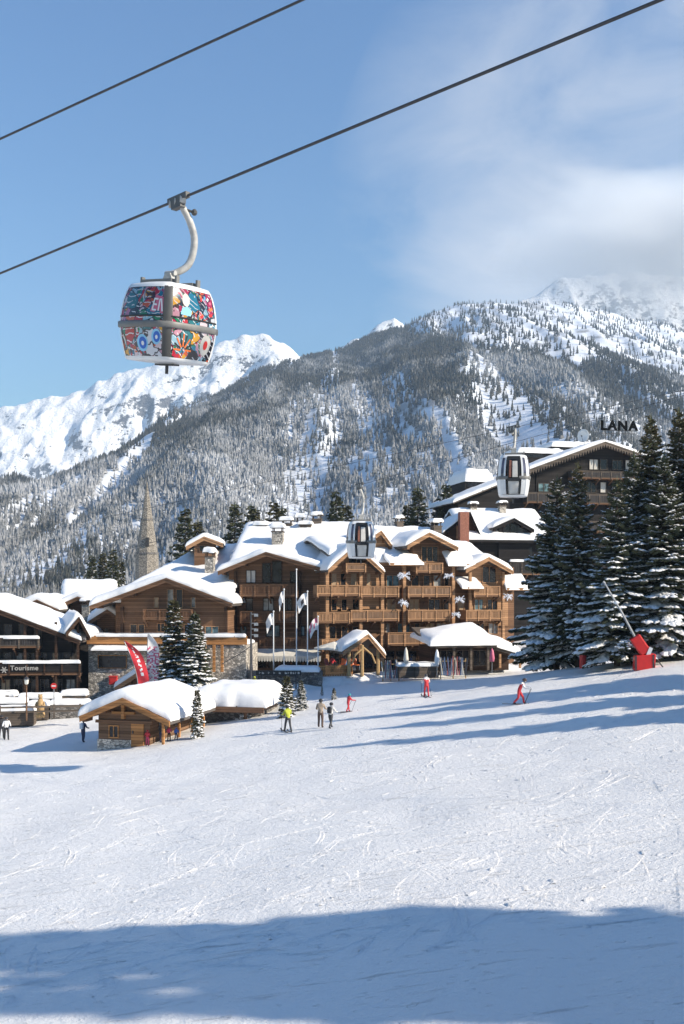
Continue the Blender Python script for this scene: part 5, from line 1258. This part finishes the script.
def gondola(label, grip, rot, size, style, hang, rope_dir, name='gondola_cabin', group=None):
    """origin = rope grip; cabin hangs hang metres below"""
    r_ = empty(name, grip, 0, label, 'gondola', group); r_.rotation_euler = rot.to_euler(); r_.scale = (size, size, size*1.10) if style == 'paint' else (size*.90, size, size*1.30)
    zc = -hang-1.3; ox, oy = (-.20, -.0) if style == 'paint' else (.12, 0.)
    kids = []
    def put(o): o.location = (ox, oy, zc) if o.parent == r_ else (0,0,0); kids.append(o); return o
    white = style == 'white'
    # shell: floor pan and roof cap
    m = MB(); vs = []; fs = []; rows = [(-1.08,.55),(-1.06,.68)]+[(z, None) for z in (-1.02,-.96)]
    def loop(z, sc_=None):
        o = len(vs)
        for k in range(4):
            for i in range(8):
                p = side_pt(k, -1+2*i/8, max(z, -1.02) if z < 0 else min(z, 1.12), -.004)
                if sc_: p = Vector((p.x*sc_, p.y*sc_, z))
                vs.append(p)
        return o
    ls = [loop(-.93, .80), loop(-.92, .97), loop(-.88), loop(-.83)]
    def skin(ls):
        for a, b in zip(ls[:-1], ls[1:]):
            for i in range(32): fs.append((a+i, a+(i+1) % 32, b+(i+1) % 32, b+i))
    skin(ls); fs.append(tuple(ls[0]+i for i in range(32))[::-1])
    put(m.add(vs, fs).build('floor_pan', 'cabin_white', r_, True)); m = MB(); vs = []; fs = []
    ls = [loop(.95), loop(1.0), loop(1.06), loop(1.11, .88), loop(1.14, .5)]
    skin(ls); fs.append(tuple(ls[-1]+i for i in range(32)))
    put(m.add(vs, fs).build('roof_cap', 'cabin_white', r_, True))
    # inner core so that nothing looks hollow between panels
    for k in range(4):
        if white and k == 0: continue
        up = 'cabin_glass' if white else 'graffiti_%d' % k; lo = 'cabin_white' if white else 'graffiti_%d' % (k+4)
        o = put(panel(k, -.9, .9, .19, .94).build('window_panel', up, r_, True)); o2 = put(panel(k, -.9, .9, .055, .185).build('sill_panel', 'belt_plastic' if white else lo, r_, True)); o3 = put(panel(k, -.9, .9, -.83, -.09).build('lower_panel', lo, r_, True))
        if white:
            put(strip(k, [(-.9,.25),(.9,.25)], .03, .008).build('red_stripe', 'red_vinyl', o2))
        m = MB(); m.tube([side_pt(k, -.9+1.8*i/10, .19, .01) for i in range(11)], .022, 5); put(m.build('guard_rail', 'black_rubber', r_))
    for k in range(4):
        m = MB(); zz = np.linspace(-.83, .97, 16); vs = []; fs = []
        for z in zz:
            p0 = side_pt(k, .87, z, .012); p1 = side_pt(k, .965, z, .0); p2 = side_pt((k+1) % 4, -.965, z, .0); p3 = side_pt((k+1) % 4, -.87, z, .012); vs += [p0, p1, p2, p3]
        for j in range(15):
            for i in range(3): a = j*4+i; fs.append((a, a+1, a+5, a+4))
        put(m.add(vs, fs).build('corner_post', ('cabin_white' if white else ('post_grey' if k == 0 else 'cabin_white')), r_, True))
    m = MB(); vs = []; fs = []
    for (z, o_) in ((-.10,.0),(-.10,.035),(-.075,.055),(.04,.055),(.065,.035),(.065,.0)):
        for k in range(4):
            for i in range(8): vs.append(side_pt(k, -.985+1.97*i/7.999, z, o_))
    for j in range(5):
        for i in range(32): fs.append((j*32+i, j*32+(i+1) % 32, (j+1)*32+(i+1) % 32, (j+1)*32+i))
    put(m.add(vs, fs).build('bumper_belt', 'belt_plastic', r_, True))
    if white:
        # door bay seen end on: dark frame, pale interior behind glass, kick plate
        m = MB()
        for u in (-.47, .47): m.beam(side_pt(0, u, -.8, .12), side_pt(0, u, .98, .06), .24, .12, up=(1,0,0))
        m.beam(side_pt(0, -.5, .92, .08), side_pt(0, .5, .92, .08), .12, .2); m.beam(side_pt(0, -.46, -.12, .12), side_pt(0, .46, -.12, .12), .10, .14)
        d = put(m.build('door_frame', 'black_rubber', r_)); put(panel(0, -.37, .37, -.06, .92, 4, 6, .10).build('door_glass', 'window_glass', d, True)); put(panel(0, -.37, .37, -.8, -.16, 4, 4, .11).build('kick_plate', 'pale_curtain', d, True))
        put(panel(0, -.08, .28, .0, .78, 4, 4, .112).build('door_window', 'pale_curtain', d, True)); put(panel(0, -.32, -.16, .0, .82, 4, 4, .112).build('seen_seat', 'brick_red', d, True))
        for (u0, u1) in ((-.95, -.66), (.66, .95)):
            put(panel(0, u0, u1, .19, .94, 4, 6).build('window_panel', 'cabin_glass', r_, True)); put(panel(0, u0, u1, -.81, -.07, 4, 6).build('lower_panel', 'cabin_white', r_, True)); put(panel(0, u0, u1, .06, .185, 4, 2).build('sill_panel', 'belt_plastic', r_, True))
        for (u0, u1) in ((-.68, -.55), (.55, .68)): put(panel(0, u0, u1, -.81, .95, 3, 10, .03).build('door_jamb', 'cabin_white', r_, True))
    else:
        # painted motifs: staring eyes, block letters, rays, plain bright shapes
        cir = lambda u, z, ru, rz_: [(u+ru*math.cos(a*math.pi/10), z+rz_*math.sin(a*math.pi/10)) for a in range(20)]
        K0, K1 = 0, 1
        for (k, u, z, ru, rz_) in ((K0,.12,-.50,.23,.22),(K0,.66,-.34,.17,.20)):
            e = put(patch(k, cir(u, z, ru, rz_), .006).build('painted_eye', 'iris_light', r_, True)); put(patch(k, cir(u+.02, z, ru*.7, rz_*.7), .009).build('iris', 'iris_blue', e, True)); put(patch(k, cir(u+.02, z-.01, ru*.26, rz_*.26), .012).build('pupil', 'cabin_white', e, True))
        put(patch(K0, [(.42,.30),(.88,.24),(.88,.66),(.58,.72)], .006).build('painted_block', 'pink_sign', r_, True))
        lt = strip(K0, [(.56,.62),(.50,.34)], .045, .010); lt2 = [[(.56,.62),(.68,.61)],[(.53,.48),(.64,.47)],[(.50,.34),(.62,.33)],[(.71,.32),(.75,.60)],[(.75,.60),(.80,.60)],[(.80,.60),(.84,.31)]]
        for s_ in lt2:
            q = strip(K0, s_, .045, .010); lt.add(q.v, q.f)
        put(lt.build('lettering', 'cabin_white', r_))
        put(patch(K1, cir(-.40,.66,.14,.17), .006).build('painted_shape', 'pale_curtain', r_, True)); put(patch(K1, [(-.60,.28),(-.25,.26),(-.20,.40),(-.36,.50),(-.55,.44)], .009).build('painted_shape', 'iris_light', r_, True))
        for i in range(6):
            a = -1.0+i*.35; put(strip(K1, [(.15,.28),(.15+.75*math.cos(a+.6)*.8,.28+.55*abs(math.sin(a+1.2)))], .07, .010).build('painted_ray', ('red_vinyl','orange_plastic','pink_sign','cabin_white','blue_plastic','red_vinyl')[i], r_))
        for i in range(9):
            a = math.pi*i/8; put(strip(K1, [(-.45+.10*math.cos(a),-.62+.1*math.sin(a)),(-.45+.32*math.cos(a),-.62+.40*math.sin(a))], .045, .010).build('painted_ray', 'black_rubber' if i % 2 else 'orange_plastic', r_))
        put(patch(K1, cir(.48,-.42,.25,.27), .006).build('painted_shape', 'pale_curtain', r_, True)); put(patch(K1, cir(.48,-.42,.10,.12), .009).build('painted_shape', 'red_vinyl', r_, True))
        # central seam between the leaves
    # roof fittings
    m = MB(); 
    for sy in (-1, 1): m.box(-.62, .62, sy*.42-.14, sy*.42+.14, 1.10, 1.20)
    for sx in (-1, 1):
        for sy in (-1, 1): m.box(sx*.72-.04, sx*.72+.04, sy*.42-.06, sy*.42+.06, 1.06, 1.28)
    put(m.build('roof_rack', 'belt_plastic', r_))
    MBm = MB().tube([(0,0,-.95), (0,0,-1.22)], .05, 8).box(-.4,.4,-.12,.12,-1.0,-.955); put(MBm.build('guide_foot', 'dark_metal', r_))
    MBm = MB().prism([(-.3,-.13,1.08),(.3,-.13,1.08),(.1,-.13,1.42),(-.1,-.13,1.42)], (0,.26,0)).tube([(-.2,0,1.42),(.2,0,1.42)], .07, 8); put(MBm.build('suspension_block', 'hanger_paint', r_))
    # hanger arm: from the roof, curving out and up to the grip, in the plane across the view
    av = rope_dir[1]; s_ = Vector((av[0], av[1], 0))
    a0 = Vector((ox, oy, zc+1.4)); pts = [a0, a0+s_*.22+Vector((0,0,.08)), a0+s_*.48+Vector((0,0,.26)), a0+s_*.62+Vector((0,0,.58)), a0+s_*.64+Vector((0,0,1.0))]
    top = Vector((0,0,-.12))+s_*.10; pts += [pts[-1].lerp(top, .5)+s_*.05, top+s_*.05+Vector((0,0,-.1)), top]
    fine_ = []
    for i in range(len(pts)-1):
        p0, p1, p2, p3 = pts[max(i-1,0)], pts[i], pts[i+1], pts[min(i+2,len(pts)-1)]
        for q in range(5):
            u_ = q/5; fine_.append(.5*((2*p1)+(p2-p0)*u_+(2*p0-5*p1+4*p2-p3)*u_*u_+(3*p1-p0-3*p2+p3)*u_**3))
    fine_.append(pts[-1]); m = MB(); m.tube(fine_, [.085+.02*math.sin(math.pi*i/len(fine_)) for i in range(len(fine_))], 8); m.build('hanger_arm', 'hanger_paint', r_, True)
    d = Vector((rope_dir[0][0], rope_dir[0][1], rope_dir[0][2]))
    m = MB(); m.beam(-d*.42+Vector((0,0,.03)), d*.42+Vector((0,0,.03)), .16, .14); m.beam(-d*.22+Vector((0,0,-.12)), d*.2+Vector((0,0,-.12)), .2, .22); m.tube([s_*.05+Vector((0,0,-.2)), s_*.45+Vector((0,0,-.28))], .035, 6); m.blob(s_*.47+Vector((0,0,-.28)), .09,.09,.09, 8, 5)
    m.build('rope_grip', 'post_grey', r_)
    m = MB()
    for q in (-.3, -.05, .2): m.tube([d*q+Vector((0,0,-.05))-s_*.09, d*q+Vector((0,0,-.05))+s_*.09], .1, 10)
    m.build('grip_roller', 'hanger_paint', r_)
    return r_
def rope(a, b, t0, t1, r, lab, n=60, sag=0):
    a, b = Vector(a), Vector(b); pts = []
    for i in range(n+1):
        t = t0+(t1-t0)*i/n; p = a+(b-a)*t; p.z -= sag*4*((i/n)*(1-i/n)); pts.append(p)
    o = MB().tube(pts, r, 8).build('haul_rope', 'steel_cable', None, True); return tag(o, lab, 'cable', 'steel haul ropes of the gondola lifts')
# painted cabin: rope runs from far left towards near right
ga, gb = P(178.5, 199.5, 27.0), P(660, 0, 18.0)
rope(ga, gb, -3.0, 3.2, .036, 'thick steel rope carrying the painted gondola')
la, lb = P(0, 139, 38.6), P(302, 0, 31.5)
rope(la, lb, -5.0, 4.0, .042, 'upper steel rope crossing the top left sky, without a cabin')
rd = (gb-ga).normalized(); az = math.atan2(rd.y, rd.x)
# local frame of the cabin is turned 45 degrees to the view
rzc = R(-40)
def swing(rz, tilt, roll): return Matrix.Rotation(R(roll), 3, 'Y') @ Matrix.Rotation(R(tilt), 3, 'X') @ Matrix.Rotation(R(rz), 3, 'Z')
q1_ = swing(-36, 9, 4)
gondola('gondola cabin wrapped in colourful graffiti art hanging high against the sky', ga, q1_, .93, 'paint', 2.0, (q1_.inverted() @ rd, q1_.inverted() @ Vector((.98,.2,0))))
# second lift with two white cabins
g2, g3 = P(512, 428, 56), P(359.5, 485, 60)
d2 = (P(662, 395, 50)-g2).normalized()
rope(g2, g2+d2, -70, 60, .013, 'thin rope carrying the white cabin before the black hotel', 40)
rope(g3, P(497, 447, 55), -8, 4, .013, 'thin rope carrying the lower white cabin over the roofs', 40)
for gp, rz, lab, hg in ((g2, -9, 'white gondola cabin with dark door hanging before the black hotel', .55), (g3, 2, 'white gondola cabin with dark door hanging low over the timber roofs', 1.2)):
    q_ = swing(rz, 3, 0); gondola(lab, gp, q_, .88 if rz < 0 else .84, 'white', hg+.6, (q_.inverted() @ d2, q_.inverted() @ Vector((.3,.95,0))), group='white gondola cabins')

# ------------------------------------------------------------------ air, cloud, sky, light
def volume_mat(name, col, dens, cloud=False):
    m = bpy.data.materials.new(name); m.use_nodes = True; n = m.node_tree.nodes; l = m.node_tree.links
    n.remove(n['Principled BSDF']); v = n.new('ShaderNodeVolumePrincipled'); v.inputs['Color'].default_value = (*col, 1); v.inputs['Density'].default_value = dens
    l.new(v.outputs[0], n['Material Output'].inputs['Volume']); return m, n, l, v
HAZE_ON, CLOUD_ON = True, True
if HAZE_ON:
    hm, *_ = volume_mat('valley_air', (.62,.80,1.0), .000085)
    o = MB().box(-2950, 2950, -130, 3900, -75, 1050).build('haze', hm, None); struct(o, 'stuff')
if CLOUD_ON:
    cm, n, l, v = volume_mat('cloud_vapour', (1,1,1), 0)
    tc = n.new('ShaderNodeTexCoord'); nz = n.new('ShaderNodeTexNoise'); nz.inputs['Scale'].default_value = 1.9; nz.inputs['Detail'].default_value = 6; nz.inputs['Roughness'].default_value = .58
    l.new(tc.outputs['Object'], nz.inputs['Vector'])
    ln = n.new('ShaderNodeVectorMath'); ln.operation = 'LENGTH'; l.new(tc.outputs['Object'], ln.inputs[0])
    def mth(op, a, b, clamp=False):
        x = n.new('ShaderNodeMath'); x.operation = op; x.use_clamp = clamp
        for i, q in enumerate((a, b)):
            if isinstance(q, (int, float)): x.inputs[i].default_value = q
            else: l.new(q, x.inputs[i])
        return x.outputs[0]
    fall = mth('SUBTRACT', 1.0, ln.outputs['Value'], True)                       # 1 at the centre, 0 at the rim
    dn = mth('MULTIPLY', mth('SUBTRACT', mth('ADD', mth('MULTIPLY', fall, 1.1), nz.outputs['Fac']), .80), .8, True)
    l.new(mth('MULTIPLY', dn, .015), v.inputs['Density'])
    m = MB(); m.blob((0,0,0), 1, 1, 1, 24, 14); o = m.build('cloud', cm, None, True); struct(o, 'stuff')
    c = P(690, 240, 4850); o.location = c; o.scale = (1350, 640, 520)
    cm.cycles.volume_step_rate = 1.0 if hasattr(cm, 'cycles') else 1
SUN_EL, SUN_BACK = R(30), R(20)
sd = Vector((math.cos(SUN_EL)*math.cos(SUN_BACK), -math.cos(SUN_EL)*math.sin(SUN_BACK), math.sin(SUN_EL)))     # towards the sun
su = bpy.data.lights.new('sun', 'SUN'); su.energy = 4.8; su.angle = R(.5); su.color = (1.0, .905, .755)
so_ = bpy.data.objects.new('sun', su); COL.objects.link(so_); so_.rotation_euler = sd.to_track_quat('Z', 'Y').to_euler()
w = bpy.data.worlds.new('World'); sc.world = w; w.use_nodes = True; n = w.node_tree.nodes; l = w.node_tree.links; n.clear()
out = n.new('ShaderNodeOutputWorld'); bg = n.new('ShaderNodeBackground'); bg.inputs['Strength'].default_value = .074
sky = n.new('ShaderNodeTexSky'); sky.sky_type = 'NISHITA'; sky.sun_disc = False; sky.sun_elevation = SUN_EL
sky.sun_rotation = math.atan2(sd.x, sd.y); sky.altitude = 0; sky.air_density = 2.0; sky.dust_density = 0; sky.ozone_density = 4.0
tc = n.new('ShaderNodeTexCoord'); sp = n.new('ShaderNodeSeparateXYZ'); l.new(tc.outputs['Generated'], sp.inputs[0])
def mt(op, a, b=None, clamp=False):
    x = n.new('ShaderNodeMath'); x.operation = op; x.use_clamp = clamp
    for i, q in enumerate((a, b)):
        if q is None: continue
        if isinstance(q, (int, float)): x.inputs[i].default_value = q
        else: l.new(q, x.inputs[i])
    return x.outputs[0]
# thin high cloud: a veil in one part of the sky, broken by noise
mp = n.new('ShaderNodeMapping'); mp.inputs['Scale'].default_value = (1, 1, 1.9); l.new(tc.outputs['Generated'], mp.inputs[0])
nz = n.new('ShaderNodeTexNoise'); nz.inputs['Scale'].default_value = 5.5; nz.inputs['Detail'].default_value = 6; nz.inputs['Roughness'].default_value = .55; nz.inputs['Distortion'].default_value = .5; l.new(mp.outputs[0], nz.inputs['Vector'])
cdir = Vector((.33, 1, .36)).normalized(); dp = n.new('ShaderNodeVectorMath'); dp.operation = 'DOT_PRODUCT'; dp.inputs[1].default_value = cdir; l.new(tc.outputs['Generated'], dp.inputs[0])
veil = n.new('ShaderNodeMapRange'); veil.inputs['From Min'].default_value = .950; veil.inputs['From Max'].default_value = 1.0; veil.clamp = True; l.new(dp.outputs['Value'], veil.inputs[0])
k = mt('ADD', mt('MULTIPLY', mt('POWER', veil.outputs[0], 1.5), .95), mt('MULTIPLY', mt('MULTIPLY', mt('SUBTRACT', nz.outputs['Fac'], .50), 3.0), mt('POWER', veil.outputs[0], .55)), True)
gn = n.new('ShaderNodeMix'); gn.data_type = 'RGBA'; gn.blend_type = 'MULTIPLY'; gn.inputs[0].default_value = 1; l.new(sky.outputs[0], gn.inputs[6]); gn.inputs[7].default_value = (.64, .92, 1.34, 1)
mx = n.new('ShaderNodeMix'); mx.data_type = 'RGBA'; l.new(mt('MULTIPLY', k, .72), mx.inputs[0]); l.new(gn.outputs[2], mx.inputs[6]); mx.inputs[7].default_value = (6.9, 7.2, 7.8, 1)
l.new(mx.outputs[2], bg.inputs['Color']); l.new(bg.outputs[0], out.inputs[0])

cam = bpy.data.cameras.new('camera'); co = bpy.data.objects.new('camera', cam); COL.objects.link(co); sc.camera = co
co.location = (0,0,0); co.rotation_euler = (math.pi/2, 0, 0); cam.sensor_fit = 'VERTICAL'; cam.sensor_height = 36; cam.lens = F/1024*36; cam.shift_y = (HY-512)/1024
cam.clip_start = .1; cam.clip_end = 30000
sc.view_settings.view_transform = 'Standard'; sc.view_settings.look = 'None'; sc.view_settings.exposure = .56; sc.view_settings.gamma = 1
sc.cycles.volume_bounces = 3; sc.cycles.max_bounces = 8; sc.cycles.use_denoising = True
